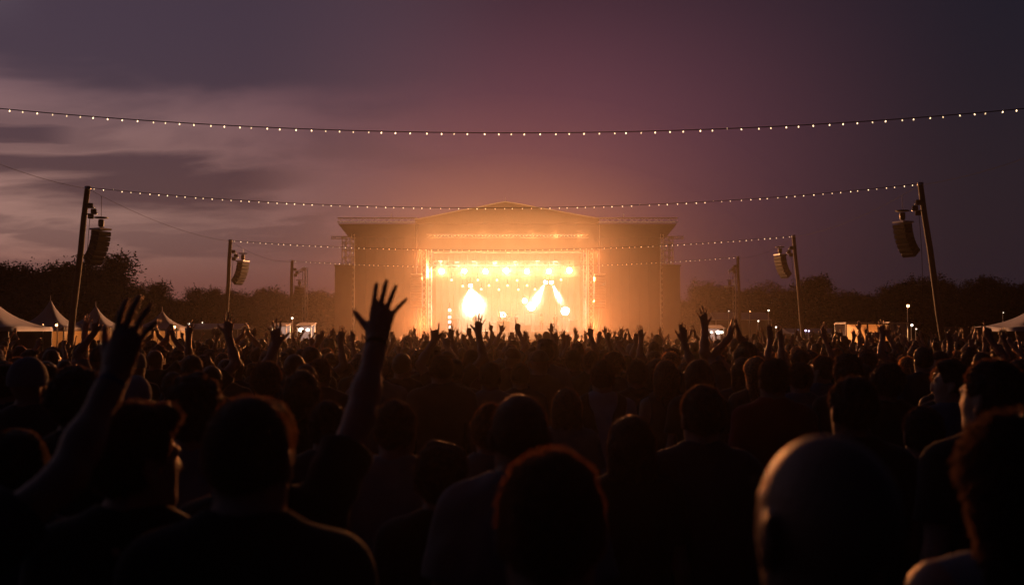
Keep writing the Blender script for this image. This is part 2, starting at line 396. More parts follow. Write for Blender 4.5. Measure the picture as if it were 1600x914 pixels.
    def shoe_mesh(s, sg, h):
        kx = sg * s.kx
        return solid([('cap', (kx, -.045, .05), (kx + sg * .02, .14, .042), .045, .038, .02), ('cap', (kx, -.03, .06), (kx, -.03, .1), .045, .042, .02)], h, cuts=[lambda X, Y, Z: .004 - Z])

# ---- hair, modelled in the head's own frame (origin at the neck pivot (0,-.02,1.55))
def hair_mesh(style, h, seed=1, strands=0, slen=.022):
    o = Vector((0, -.02, 1.55)); c = lambda x, y, z: Vector((x, y, z)) - o
    skull = lambda g, up=0: ('ell', c(0, -.016, 1.658 + up * .5), (.0765 + g, .096 + g, .0955 + g + up * .5), .02)
    hairline = lambda X, Y, Z: -( (Z + o.z - 1.612) + np.clip(-(Y + o.y) - .0, -.2, .07) * .9 - np.clip(Y + o.y - .01, 0, .2) * 1.0 )   # >0 below the hairline
    ear = [('ell', c(sg * .085, .005, 1.622), (.02, .028, .036), .004) for sg in (-1, 1)]
    rip = (.0014, 75, seed); pr, cuts, subs = [], [hairline], ear
    if style == 'buzz': pr = [skull(.0045)]; rip = (.0004, 90, seed)
    elif style == 'short': pr = [skull(.009, .010)]
    elif style == 'quiff': pr = [skull(.010, .006), ('cap', c(-.045, .05, 1.745), c(.045, .055, 1.75), .026, .026, .03), ('cap', c(-.04, .0, 1.75), c(.04, -.01, 1.75), .03, .03, .03)]
    elif style == 'full': pr = [skull(.019, .016)]; rip = (.0035, 60, seed); subs = []
    elif style == 'curly':
        g = np.random.default_rng(seed); pr = [skull(.016, .012)]; subs = []
        for _ in range(70):
            v = g.normal(size=3); v /= np.linalg.norm(v); v[2] = abs(v[2]) * 1.1 - .15
            pr.append(('ell', c(v[0] * .092, -.016 + v[1] * .108, 1.665 + v[2] * .108), (.02, .02, .02), .008))
    elif style in ('long', 'bob'):
        e = 1.40 if style == 'long' else 1.53
        pr = [skull(.02, .008)]; subs = []
        for sg in (-1, 0, 1):
            pr.append(('cap', c(sg * .058, -.045, 1.64), c(sg * .066, -.075 if sg == 0 else -.055, e), .045, .036, .03))
        cuts = [lambda X, Y, Z: -(Z + o.z - 1.36) , lambda X, Y, Z: (Y + o.y) - .012 - np.clip(Z + o.z - 1.655, 0, .2) * 1.6]
        rip = (.0011, 50, seed)
    elif style == 'bun':
        pr = [skull(.010), ('ell', c(0, -.085, 1.735), (.042, .042, .04), .012)]
    elif style == 'ponytail':
        pr = [skull(.010), ('cap', c(0, -.105, 1.68), c(0, -.15, 1.62), .026, .03, .015), ('cap', c(0, -.15, 1.62), c(0, -.135, 1.46), .03, .012, .015)]
        cuts = [lambda X, Y, Z: np.where(Y + o.y > -.1, hairline(X, Y, Z), -1)]
    elif style == 'cap':
        pr = [skull(.014, .004), ('cap', c(-.045, .08, 1.70), c(.045, .08, 1.70), .02, .02, .01), ('cap', c(-.04, .14, 1.69), c(.04, .14, 1.69), .012, .012, .03)]
        cuts = [lambda X, Y, Z: -(Z + o.z - 1.682 + np.clip(-(Y + o.y), 0, .1) * .25)]; subs = []; rip = (.0004, 40, seed)
    elif style == 'beanie':
        pr = [skull(.016, .03)]; cuts = [lambda X, Y, Z: -(Z + o.z - 1.64)]; subs = []; rip = (.0006, 60, seed)
    V, Q = solid(pr, h, cuts=cuts, subs=subs, ripple=rip); nq = len(Q)
    if strands and len(Q):
        g = np.random.default_rng(seed + 5); a = V[Q]; nn = np.cross(a[:, 1] - a[:, 0], a[:, 3] - a[:, 0]); ar = np.linalg.norm(nn, axis=1) + 1e-9; nn /= ar[:, None]
        pick = g.choice(len(Q), strands, p=ar / ar.sum())
        w = g.random((strands, 2)); w = w / np.maximum(1, w.sum(1))[:, None]
        root = a[pick, 0] + (a[pick, 1] - a[pick, 0]) * w[:, :1] + (a[pick, 3] - a[pick, 0]) * w[:, 1:]
        n_ = nn[pick]; down = np.array([0, -.25, -1.0]); sw = down - n_ * (n_ @ down)[:, None]
        dr = n_ * .55 + sw * .55 + g.normal(size=(strands, 3)) * .38; dr /= np.linalg.norm(dr, axis=1)[:, None]
        L = slen * g.uniform(.5, 1.2, strands)[:, None]
        side = np.cross(dr, g.normal(size=(strands, 3))); side /= np.linalg.norm(side, axis=1)[:, None]; side *= .0007
        root = root - n_ * .002
        mid = root + dr * L * .55; tip = root + (dr * .8 + sw * .35) * L
        sv = np.stack([root - side, root + side, mid + side * .7, tip, ], 1).reshape(-1, 3)
        sq = (np.arange(strands)[:, None] * 4 + np.array([0, 1, 2, 3])) + len(V)
        V = np.concatenate([V, sv]); Q = np.concatenate([Q, sq])
    return V, Q
# ------------------------------------------------------------------ strengths of the air and of the lamps
AIR = dict(haze=.00005, g=.76, g2=-.3, smoke=[((-.45, 103, 4.6), (10, 7, 5.0), .0012), ((-.45, 100, 5.0), (13, 10, 7.0), .0014), ((-.45, 98.5, 5.5), (16.5, 13, 8.8), .0017), ((-.45, 97, 4.5), (21, 17, 9.0), .0018), ((-.45, 96, 6.2), (25, 22, 12.2), .0013), ((-.45, 94, 8.6), (28.5, 27, 14.4), .0008),
    ((-.45, 52, 1.4), (12, 62, 3.8), .00030), ((-.45, 51, 1.5), (14, 64, 4.3), .00011), ((-.45, 50, 1.6), (17, 66, 5.0), .00004), ((-.45, 102.4, 7.9), (8.6, 1.3, 1.0), .02)])  # low crowd veils and blinder band are added volumes, for glow and halos
EM = dict(bulb=2.8, lens=60.0, small=4.0, flood=3.5, warm=12.0, tiny=1.6, strip=3.0)
LP = dict(blinder=35000, header=15000, tower=44000, beam=70000, flood=4500, wash=800, tent=85, booth=26)
# ------------------------------------------------------------------ sky: dusk, bruised purple, thin streaked cloud on the left
world = bpy.data.worlds.new('World'); SC.world = world; world.use_nodes = True
def build_world():
    nt = world.node_tree; L = nt.links.new; bg = nt.nodes['Background']
    tc = N(nt, 'ShaderNodeTexCoord'); sep = N(nt, 'ShaderNodeSeparateXYZ'); L(tc.outputs['Generated'], sep.inputs[0])
    def math_(op, a, b=None, clamp=False):
        n = N(nt, 'ShaderNodeMath', operation=op, use_clamp=clamp)
        for i, v in enumerate((a, b)):
            if v is None: continue
            if isinstance(v, (int, float)): n.inputs[i].default_value = v
            else: L(v, n.inputs[i])
        return n.outputs[0]
    def ramp(v, lo, hi, a=0.0, b=1.0, smooth=True):
        n = N(nt, 'ShaderNodeMapRange', interpolation_type='SMOOTHSTEP' if smooth else 'LINEAR'); L(v, n.inputs[0])
        for i, q in enumerate((lo, hi, a, b)): n.inputs[i + 1].default_value = q
        return n.outputs[0]
    def mix(f, a, b, mode='MIX'):
        n = N(nt, 'ShaderNodeMix', data_type='RGBA', blend_type=mode)
        if isinstance(f, (int, float)): n.inputs[0].default_value = f
        else: L(f, n.inputs[0])
        for i, v in ((6, a), (7, b)):
            if isinstance(v, tuple): n.inputs[i].default_value = (*v, 1)
            else: L(v, n.inputs[i])
        return n.outputs[2]
    x, y, z = sep.outputs
    fx = ramp(x, -.52, .04); fz = ramp(z, .09, .30)
    low = mix(ramp(z, .03, .105), mix(fx, SKY['hor_left'], SKY['low_right']), mix(fx, SKY['low_left'], SKY['low_right'])); high = mix(fx, SKY['top_left'], SKY['top_right'])
    base = mix(fz, low, high)
    hump = math_('MULTIPLY', ramp(math_('ABSOLUTE', math_('SUBTRACT', x, .02)), .42, .0), ramp(math_('ABSOLUTE', math_('SUBTRACT', z, .17)), .27, .0))
    base = mix(hump, base, SKY['hump'], 'ADD')
    # cloud deck seen in perspective: streaks flatten towards the horizon
    zz = math_('ADD', math_('MAXIMUM', z, 0.0), .16)
    cmb = N(nt, 'ShaderNodeCombineXYZ'); L(math_('DIVIDE', x, zz), cmb.inputs[0]); L(math_('DIVIDE', y, zz), cmb.inputs[1])
    mp = N(nt, 'ShaderNodeMapping'); mp.inputs['Scale'].default_value = (.85, 1.25, 1); mp.inputs['Location'].default_value = SKY['off']; mp.inputs['Rotation'].default_value = (0, 0, R(12)); L(cmb.outputs[0], mp.inputs[0])
    n1 = N(nt, 'ShaderNodeTexNoise', Scale=1.15, Detail=6.0, Roughness=.52, Distortion=.5); L(mp.outputs[0], n1.inputs['Vector'])
    n2 = N(nt, 'ShaderNodeTexNoise', Scale=3.2, Detail=4.0, Roughness=.5, Distortion=.8); L(mp.outputs[0], n2.inputs['Vector'])
    cl = math_('ADD', math_('MULTIPLY', n1.outputs[0], .8), math_('MULTIPLY', n2.outputs[0], .2))
    left = ramp(x, .06, -.26)
    zw = math_('ADD', z, math_('MULTIPLY', math_('SUBTRACT', cl, .5), .16))
    def band(c0, w): return ramp(math_('ABSOLUTE', math_('SUBTRACT', zw, c0)), w, w * .25)
    deck = ramp(zw, .185, .245)
    b1 = math_('MULTIPLY', band(.142, .034), ramp(x, -.16, -.27)); b2 = math_('MULTIPLY', band(.092, .012), math_('MULTIPLY', ramp(x, -.12, -.22), .55))
    b3 = math_('MULTIPLY', band(.188, .014), ramp(x, -.36, -.43))
    streak = math_('MULTIPLY', ramp(cl, .46, .60), .55)
    dark = math_('MULTIPLY', math_('MAXIMUM', math_('MAXIMUM', deck, b1), math_('MAXIMUM', b2, math_('MAXIMUM', b3, streak))), left)
    c = mix(math_('MULTIPLY', dark, .86), base, mix(ramp(z, .12, .25), SKY['cloud_low'], SKY['cloud']))
    glint = math_('MULTIPLY', ramp(x, -.405, -.47), ramp(z, .25, .33)); c = mix(math_('MULTIPLY', glint, .6), c, SKY['gap'])
    sky = N(nt, 'ShaderNodeTexSky', sky_type='NISHITA', sun_disc=False, sun_elevation=R(-3.0), sun_rotation=R(-70))
    c = mix(.04, c, sky.outputs[0], 'ADD')
    back = math_('MULTIPLY', ramp(y, .84, .15, 1.0, SKY['back']), ramp(z, .33, .8, 1.0, SKY['zenith']))
    cb = N(nt, 'ShaderNodeCombineXYZ')
    for i, tint in enumerate((.85, 1.0, 1.35)): L(math_('ADD', math_('MULTIPLY', back, 1 - tint), tint) if False else math_('POWER', back, 1.0 / tint), cb.inputs[i])
    c = mix(1.0, c, cb.outputs[0], 'MULTIPLY')
    L(c, bg.inputs[0]); bg.inputs[1].default_value = SKY['strength']
SKY = dict(hor_left=(.21, .078, .062), low_left=(.34, .18, .15), low_right=(.017, .011, .017), top_left=(.205, .115, .145), top_right=(.0115, .0095, .0175),
           cloud=(.037, .026, .045), cloud_low=(.060, .028, .036), gap=(.16, .125, .15), off=(1.2, .6, 0), strength=1.0, back=.09, hump=(.095, .027, .042), zenith=.9)
build_world()
sun = bpy.data.lights.new('sun', 'SUN'); sun.energy = .012; sun.angle = R(25); sun.color = (1, .78, .82)
so = bpy.data.objects.new('sun', sun); COL.objects.link(so); so.rotation_euler = (R(80), 0, R(-110))

SC.view_settings.view_transform = 'Standard'; SC.view_settings.look = 'None'; SC.view_settings.exposure = 0; SC.view_settings.gamma = 1; SC.view_settings.use_curve_mapping = False
cy = SC.cycles; cy.use_denoising = True; cy.use_adaptive_sampling = True; cy.adaptive_threshold = .02; cy.adaptive_min_samples = 32; cy.max_bounces = 5; cy.diffuse_bounces = 2; cy.glossy_bounces = 2; cy.transmission_bounces = 3; cy.volume_bounces = 1; cy.transparent_max_bounces = 8
cy.sample_clamp_indirect = 1.5; cy.sample_clamp_direct = 0; cy.caustics_reflective = False; cy.caustics_refractive = False; cy.blur_glossy = 1.0
SC.render.use_persistent_data = False

# ------------------------------------------------------------------ air
def volume_mat(name, dens, col, g):
    m = bpy.data.materials.new(name); m.use_nodes = True; nt = m.node_tree; nt.nodes.clear()
    out = N(nt, 'ShaderNodeOutputMaterial'); v = N(nt, 'ShaderNodeVolumePrincipled')
    v.inputs['Color'].default_value = (*col, 1); v.inputs['Density'].default_value = dens; v.inputs['Anisotropy'].default_value = g
    nt.links.new(v.outputs[0], out.inputs['Volume'])
    return m
GND = 380
HZ = MB(); HZ.box((0, 60, 8.5), (2 * GND + 20, 2 * GND + 20, 21))
props(HZ.build('haze', volume_mat('haze_air', AIR['haze'], (1, .93, .86), AIR['g'])), 'thin dusk haze hanging over the whole festival field', 'haze', kind='stuff')
SCX = -.45   # centre line of the stage
for i, (c, r, dens) in enumerate(AIR['smoke']):
    m = MB(); prof = [(math.sin(PI * k / 28) , -math.cos(PI * k / 28)) for k in range(29)]
    m.lathe(prof, n=48); me = m.mesh('smoke', volume_mat('stage_smoke', dens, (1, .93, .86), .8 if 6 <= i <= 8 else AIR['g2']), True)
    for v in me.vertices: v.co = (v.co.x * r[0], v.co.y * r[1], v.co.z * r[2])
    props(link('smoke', me, loc=c), ['pale stage smoke lit amber around the band', 'amber smoke drifting out of the stage opening', 'wider amber smoke up to the stage roof edge', 'thin smoke spreading over both stage wings', 'thinner smoke spreading over the front crowd', 'faint amber murk reaching widest around the stage', 'low smoke veil added along the middle of the crowd', 'thinner low smoke veil added over the middle of the crowd', 'faint low smoke veil added widest over the crowd', 'flat band of smoke added around the seven blinders for halos'][i], 'smoke', kind='stuff')

for k, (p0, p1, r0, r1, dens, lab) in enumerate([((735, 452, 106.6), (741, 497, 104), .6, 2.3, .06, 'smoke shaped into the broad white cone at the left of the stage'), ((752, 462, 106), (748, 486, 104.6), .7, 1.0, .05, 'smaller smoke shape added for glare beside the left cone'),
        ((850, 446, 105.2), (831, 487, 102.4), .4, 1.15, .06, 'smoke shaped along the shaft landing at centre stage'), ((823, 466, 105), (829, 484, 104.2), .5, .75, .045, 'small smoke shape added for glare left of the centre shaft foot'), ((863, 446, 105.2), (882, 480, 102.8), .34, .66, .06, 'smoke shaped along the shaft towards the right stage edge'), ((880, 480, 104.2), (885, 491, 103.6), .6, .75, .07, 'round smoke shape added for glare at the foot of the right shaft')]):
    a_, b_ = P(*p0), P(*p1); ax = b_ - a_; q = ax.to_track_quat('Z', 'Y').to_matrix(); n = 20  # smoke volumes added and shaped to draw the light shafts and glare
    m = MB(); m.lathe([(math.sin(PI * i / n) ** .7 * (r0 + (r1 - r0) * i / n) * (1 + .10 * math.sin(i * 1.9 + k)) + .001, (i / n) * ax.length) for i in range(n + 1)], n=24, M=q)
    props(link('beam_smoke', m.mesh('beam_smoke', volume_mat('beam_smoke', dens, (1, .97, .94), .3), True), loc=a_), lab, 'smoke', kind='stuff')

# ------------------------------------------------------------------ ground
def sst(a, b, v):
    t = max(0, min(1, (v - a) / (b - a))); return t * t * (3 - 2 * t)
def gz(x, y):      # the field dips gently towards the stage
    return -.62 * sst(16, 80, y) * sst(34, 17, abs(x)) * sst(99.5, 97.4, y)
def ground():
    m, nt, b = new_mat('trampled_grass'); tc = N(nt, 'ShaderNodeTexCoord')
    n1 = N(nt, 'ShaderNodeTexNoise', Scale=.25, Detail=8.0); n2 = N(nt, 'ShaderNodeTexNoise', Scale=9.0, Detail=6.0)
    for n in (n1, n2): nt.links.new(tc.outputs['Object'], n.inputs['Vector'])
    rp = N(nt, 'ShaderNodeValToRGB'); rp.color_ramp.elements[0].color = (.045, .06, .022, 1); rp.color_ramp.elements[1].color = (.09, .07, .045, 1)
    rp.color_ramp.elements[0].position = .42; rp.color_ramp.elements[1].position = .6
    nt.links.new(n1.outputs[0], rp.inputs[0]); nt.links.new(rp.outputs[0], b.inputs['Base Color']); b.inputs['Roughness'].default_value = .95
    bp = N(nt, 'ShaderNodeBump', Strength=.6, Distance=.05); nt.links.new(n2.outputs[0], bp.inputs['Height']); nt.links.new(bp.outputs[0], b.inputs['Normal'])
    g = MB(); xs = sorted(set([-GND, -200, -100, -60] + list(range(-40, 41, 4)) + [60, 100, 200, GND])); ys = sorted(set([60 - GND, -150, -50] + list(range(-10, 97, 6)) + [97, 98, 99, 99.6, 110, 130, 180, 260, 60 + GND])); k = len(xs)
    g.add([(x, y, gz(x, y)) for y in ys for x in xs], [(j * k + i, j * k + i + 1, (j + 1) * k + i + 1, (j + 1) * k + i) for j in range(len(ys) - 1) for i in range(k - 1)])
    props(g.build('ground', m), 'trampled grass festival field', kind='structure')
ground()

# ------------------------------------------------------------------ shared hard materials
M_STEEL = mat_plain('galvanised_steel', (.42, .42, .43), .42, .8, .2, 8)
M_BLACK = mat_plain('black_powder_coat', (.012, .012, .013), .6, 0, .3, 10, .1, spec=.2)
M_GRILLE = mat_plain('speaker_grille', (.014, .014, .015), .7, 0, .3, 60, spec=.2)
M_SCRIM = mat_plain('black_scrim', (.05, .045, .042), .9, 0, .25, 1.2, .3, 4)
M_ROOF = mat_plain('roof_membrane', (.10, .09, .085), .75, 0, .2, .8, .2, 3)
M_DECK = mat_plain('stage_deck', (.04, .04, .04), .7, 0, .3, 3)
M_WOOD = mat_plain('weathered_pole_wood', (.035, .026, .020), .9, 0, .35, 5, .5, 25)
M_CABLE = mat_plain('rubber_cable', (.012, .012, .012), .95, spec=.05)
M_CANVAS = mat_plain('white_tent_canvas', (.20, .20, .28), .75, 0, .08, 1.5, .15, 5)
M_LEAF = mat_plain('dusk_foliage', (.026, .036, .022), .95, 0, .15, .5, 0, 1, 0.0)
def leaf_translucent():
    nt = M_LEAF.node_tree; b = nt.nodes['Principled BSDF']; tr = N(nt, 'ShaderNodeBsdfTranslucent'); nt.links.new(b.inputs['Base Color'].links[0].from_socket, tr.inputs['Color'])
    ms = N(nt, 'ShaderNodeMixShader', Fac=.45); nt.links.new(b.outputs[0], ms.inputs[1]); nt.links.new(tr.outputs[0], ms.inputs[2]); nt.links.new(ms.outputs[0], nt.nodes['Material Output'].inputs['Surface'])
leaf_translucent()
M_BARK = mat_plain('tree_bark', (.09, .065, .045), .9, 0, .3, 6, .5, 20)
M_BULB = mat_emit('bulb_glow', (1, .66, .36), EM['bulb'])
def bulb_vary():
    nt = M_BULB.node_tree; oi = N(nt, 'ShaderNodeObjectInfo'); mr = N(nt, 'ShaderNodeMapRange'); mr.inputs[3].default_value = .45 * EM['bulb']; mr.inputs[4].default_value = 1.5 * EM['bulb']
    nt.links.new(oi.outputs['Random'], mr.inputs[0]); nt.links.new(mr.outputs[0], nt.nodes['Principled BSDF'].inputs['Emission Strength'])
bulb_vary()
M_LENS = mat_emit('blinder_lens', (1, .80, .52), EM['lens'])
M_SMALL = mat_emit('par_lens', (1, .74, .42), EM['small'])
M_WHITE = mat_emit('flood_lens', (1, .86, .70), EM['flood'])
M_WARM = mat_emit('warm_lamp', (1, .42, .16), EM['warm'])
M_PINK = mat_emit('violet_lamp', (.75, .6, 1), EM['warm'] * .4)
AMBER = (1.0, .25, .066)

# ------------------------------------------------------------------ the stage
stage = thing('concert_stage', 'huge open air concert stage with peaked roof and dark scrim wings', 'stage', (SCX, 100, 0))
def S(px, py, d=100.0):
    v = P(px, py, d); return Vector((v.x - SCX, v.y - 100, v.z))
def stage_build():
    # deck and apron
    d = MB(); d.box((0, 7, 1.72), (17.6, 15, .16)).box((0, 15.5, 1.72), (30, 2, .16)); d.build('deck', M_DECK, stage)
    a = MB(); a.box((0, -.62, .86), (17.6, .08, 1.7)); a.build('apron', M_SCRIM, stage)
    # roof: low tent-like peak, concave sides, thick front fascia
    prof = [(650, 345), (672, 341), (700, 335), (725, 330), (748, 326), (766, 322), (778, 319.5), (790, 317.6), (803, 319.5), (818, 322), (840, 326.5), (866, 331), (893, 336), (915, 340), (935, 343)]
    top = [S(*p) for p in prof]; bot = 12.55
    r = MB(); n = len(top)
    for y0, y1, dz in ((-.9, 14.5, 0.0),):
        vs = [(p.x, y0, p.z) for p in top] + [(p.x, y1, p.z) for p in top] + [(p.x, y0, bot) for p in top] + [(p.x, y1, bot) for p in top]
        f = [(i, i + 1, n + i + 1, n + i) for i in range(n - 1)] + [(i, 2 * n + i, 2 * n + i + 1, i + 1) for i in range(n - 1)] + [(n + i, n + i + 1, 3 * n + i + 1, 3 * n + i) for i in range(n - 1)]
        f += [(2 * n + i, 3 * n + i, 3 * n + i + 1, 2 * n + i + 1) for i in range(n - 1)] + [(0, n, 3 * n, 2 * n), (n - 1, 3 * n - 1, 4 * n - 1, 2 * n - 1)]
        r.add(vs, f)
    roof = r.build('roof', M_ROOF, stage)
    e = MB(); e.tube([(p.x, -.95, p.z + .03) for p in top], .05, 6); e.build('ridge_rail', M_STEEL, roof)
    f = MB(); f.tube([(S(790, 317).x, -.5, top[7].z), (S(790, 317).x, -.5, top[7].z + .5)], .04, 6, .015); f.build('finial', M_STEEL, roof)
    # header scrim over the opening, in two cloth drops
    h = MB(); h.box((0, -.35, 11.12), (18.4, .12, 2.84)); h.build('header_scrim', M_SCRIM, stage)
    for sg in (-1, 1):
        # wing: scrim wall, sloped cornice, cap truss
        x0, x1 = 9.2, 15.35
        w = MB(); w.box((sg * (x0 + x1) / 2, -.2, 6.2), (x1 - x0, .14, 12.4))
        for k in range(7): w.tube([(sg * (x0 + .2 + k * (x1 - x0 - .4) / 6), -.29, .2), (sg * (x0 + .2 + k * (x1 - x0 - .4) / 6), -.29, 12.3)], .035, 5)
        w.build('wing_scrim', M_SCRIM, stage)
        g = MB(); g.box((sg * 8.55, .1, 6.2), (1.1, .12, 12.3)); g.build('inner_scrim', M_SCRIM, stage)
        c = MB(); xa, xb = sg * 9.2, sg * 16.9
        c.add([(xa, -1.1, 12.5), (xb, -1.1, 12.5), (sg * 15.9, -.6, 11.2), (xa, -.6, 11.2), (xa, 1.6, 12.5), (xb, 1.6, 12.5), (sg * 15.9, 1.2, 11.2), (xa, 1.2, 11.2)],
              [(0, 1, 2, 3), (4, 7, 6, 5), (0, 4, 5, 1), (3, 2, 6, 7), (1, 5, 6, 2), (0, 3, 7, 4)])
        c.build('cornice', M_SCRIM, stage)
        t = MB(); t.truss((sg * 9.0, -1.0, 12.86), (sg * 16.95, -1.0, 12.86), .42, .035, .6)
        t.truss((sg * 15.9, -1, 11.12), (sg * 17.6, -1, 11.12), .22, .03, .4); t.tube([(sg * 11.6, -1, 13.0), (sg * 11.6, -1, 13.5)], .03); t.build('cap_truss', M_STEEL, stage)
        # outer scaffold bay, open above, clad below
        s = MB()
        for x in (15.6, 16.55):
            for y in (-.6, 1.2): s.tube([(sg * x, y, 0), (sg * x, y, 11.3)], .05, 6)
        for i, z in enumerate((8.45, 9.2, 9.95, 10.7, 11.2)):
            for y in (-.6, 1.2): s.tube([(sg * 15.6, y, z), (sg * 16.55, y, z)], .035, 5)
            for x in (15.6, 16.55): s.tube([(sg * x, -.6, z), (sg * x, 1.2, z)], .035, 5)
        for i in range(4):
            z = 8.45 + .72 * i; s.tube([(sg * 15.6, -.6, z), (sg * 16.55, -.6, z + .72)], .03, 5); s.tube([(sg * 16.55, 1.2, z), (sg * 15.6, 1.2, z + .72)], .03, 5)
        for x in (15.9, 16.25): s.tube([(sg * x, .2, 8.3), (sg * x, .2, 11.2)], .04, 5)
        s.build('scaffold', M_STEEL, stage)
        k = MB(); k.box((sg * 16.35, .3, 4.15), (1.75, 2.2, 8.3)); k.box((sg * 16.35, .3, 8.36), (1.95, 2.4, .12)); k.build('side_cladding', M_SCRIM, stage)
        # bright truss legs: outer and the pair framing the opening
        for x, ww, z1 in ((15.45, .28, 12.4), (8.35, .5, 9.9), (7.75, .3, 9.9)):
            l = MB(); l.truss((sg * x, -.55, .0), (sg * x, -.55, z1), ww, .04, .55); l.build('truss_tower', M_STEEL, stage)
        v = MB(); v.box((sg * 8.3, 8, 5.0), (.12, 12, 9.6)); v.build('side_curtain', M_SCRIM, stage)
    for y, z, ww in ((-.45, 11.32, .3), (3.6, 8.85, .45), (7.5, 8.6, .45), (11.2, 8.2, .45)):
        t = MB(); t.truss((-8.1, y, z), (8.1, y, z), ww, .04, .6); t.build('lighting_truss', M_STEEL, stage)
    b = MB(); b.box((0, 13.6, 6.0), (17, .12, 9.5))
    for k in range(24): b.tube([(-8.3 + k * .72, 13.5, 1.8), (-8.3 + k * .72, 13.5, 10.4)], .12, 6)
    b.build('backdrop', mat_plain('warm_backdrop_cloth', (.36, .33, .29), .85, 0, .2, 1.5), stage)
    ri = MB(); ri.box((-.3, 8.2, 2.25), (4.2, 2.6, .9), bev=.03); ri.box((4.2, 8.6, 2.1), (2.6, 2, .6), bev=.03); ri.build('riser', M_DECK, stage)
    # row of tiny lamps on the header truss
    q = MB(); 
    for k in range(44): q.box((-7.3 + 14.7 * k / 43, -.66, 11.34 + .02 * math.sin(k * 2.1)), (.07, .05, .05))
    props(q.build('truss_lamp_row', mat_emit('truss_lamp_glow', (1, .8, .5), EM['tiny']), stage), kind='stuff')
    q = MB()  # glowing dots standing in for reflections along the wing tops
    for sg in (-1, 1):
        for k in range(26): q.box((sg * (9.3 + 7.3 * k / 25), -1.26, 12.66), (.09, .03, .04))
    props(q.build('cornice_glint_row', mat_emit('cornice_glint_glow', (1, .6, .35), EM['tiny'] * .35), stage), kind='stuff')
stage_build()

# ------------------------------------------------------------------ stage lamps
def rot_to(d):
    return Vector(d).to_track_quat('Z', 'Y').to_euler()
def make_fixture(name, label, loc, aim, rad, lens_mat, group, floor=False, stem=.55):
    """yoke + can + glowing lens; the can's +Z looks along aim"""
    t = thing(name, label, 'stage light', loc, 0, group)
    d = Vector(aim).normalized(); q = d.to_track_quat('Z', 'Y').to_matrix()
    h = MB(); h.lathe([(0, -rad * 1.7), (rad * .75, -rad * 1.6), (rad * 1.0, -rad * .9), (rad * 1.12, .0), (rad * 1.15, .04), (rad * 1.02, .045), (rad * 1.0, .0)], n=14, M=q); h.build('housing', M_BLACK, t, True)
    l = MB(); l.lathe([(rad * 1.0, .012), (rad * .7, .03), (0.001, .045)], n=14, M=q); l.build('lens', lens_mat, t, True)
    y = MB(); side = q @ Vector((1, 0, 0)); sgn = -1 if floor else 1
    y.tube([side * rad * 1.25, side * rad * 1.25 + Vector((0, 0, sgn * rad * 1.5)), -side * rad * 1.25 + Vector((0, 0, sgn * rad * 1.5)), -side * rad * 1.25], .03, 5)
    y.tube([(0, 0, sgn * rad * 1.5), (0, 0, sgn * (rad * 1.5 + stem))], .035, 6); y.build('yoke', M_BLACK, t)
    return t
def lamp(parent, kind, power, aim, size=100, blend=1.0, rad=.25, off=.12, color=AMBER):
    l = bpy.data.lights.new('lamp', kind); l.energy = power; l.color = color; l.shadow_soft_size = rad
    if kind == 'SPOT': l.spot_size = R(size); l.spot_blend = blend
    o = bpy.data.objects.new('lamp', l); COL.objects.link(o); o.parent = parent
    d = Vector(aim).normalized(); o.location = d * off; o.rotation_euler = (-d).to_track_quat('Z', 'Y').to_euler()
    return o
ORD = ['first', 'second', 'third', 'fourth', 'fifth', 'sixth', 'seventh', 'eighth', 'ninth', 'tenth', 'eleventh', 'twelfth', 'thirteenth', 'fourteenth', 'fifteenth', 'sixteenth']
for i, (px, py) in enumerate([(690, 424), (725.5, 423.5), (758.5, 424), (791, 423), (823.5, 424.5), (857.5, 424), (889.5, 422.5)]):
    p = P(px, py, 103.4); big = 1.25 if i in (0, 3, 6) else 1.0
    aim = (-(p.x) * .012, -1, -.085)
    f = make_fixture('stage_blinder', f'{ORD[i]} from the left of seven big amber blinders under the stage roof', p, aim, .22 * big ** .5, M_LENS, 'row of seven blinders over the stage')
    lamp(f, 'SPOT', LP['blinder'] * big, aim, 105, 1.0, .22, color=(1, .45, .17))
# header row spots; the tower spots are added, to widen the amber glow
for i in range(7):
    lamp(stage, 'SPOT', LP['header'], (0, -1, -.10), 105, 1.0, .25, color=(1, .35, .10)).location = (-7.2 + 2.4 * i, -.85, 11.3)
for sg in (-1, 1):
    for z in (2.6, 4.8, 7.0, 9.2): lamp(stage, 'SPOT', LP['tower'] * .5, (-sg * .05, -1, -.03), 105, 1.0, .35, color=(1, .26, .070)).location = (sg * 8.6, -1.1, z)
small = [(705.5, 437.5), (746.5, 437.5), (776.5, 437.5), (808, 438), (876.5, 437), (723, 447), (733, 445.5), (764, 446), (793, 446), (823.5, 446), (752, 452), (779.5, 452.5), (810, 452.5), (836, 452)]
for i, (px, py) in enumerate(small):
    p = P(px, py, 107.6 if py < 440 else 111.0)
    row = 'upper' if py < 440 else ('middle' if py < 450 else 'lower')
    k = sorted(q[0] for q in small if ('upper' if q[1] < 440 else ('middle' if q[1] < 450 else 'lower')) == row).index(px)
    make_fixture('par_can', f'{ORD[k]} from left of the small lamps in the {row} row behind the blinders', p, (0, -1, -.1), .12, M_SMALL, 'small lamps behind the blinders')
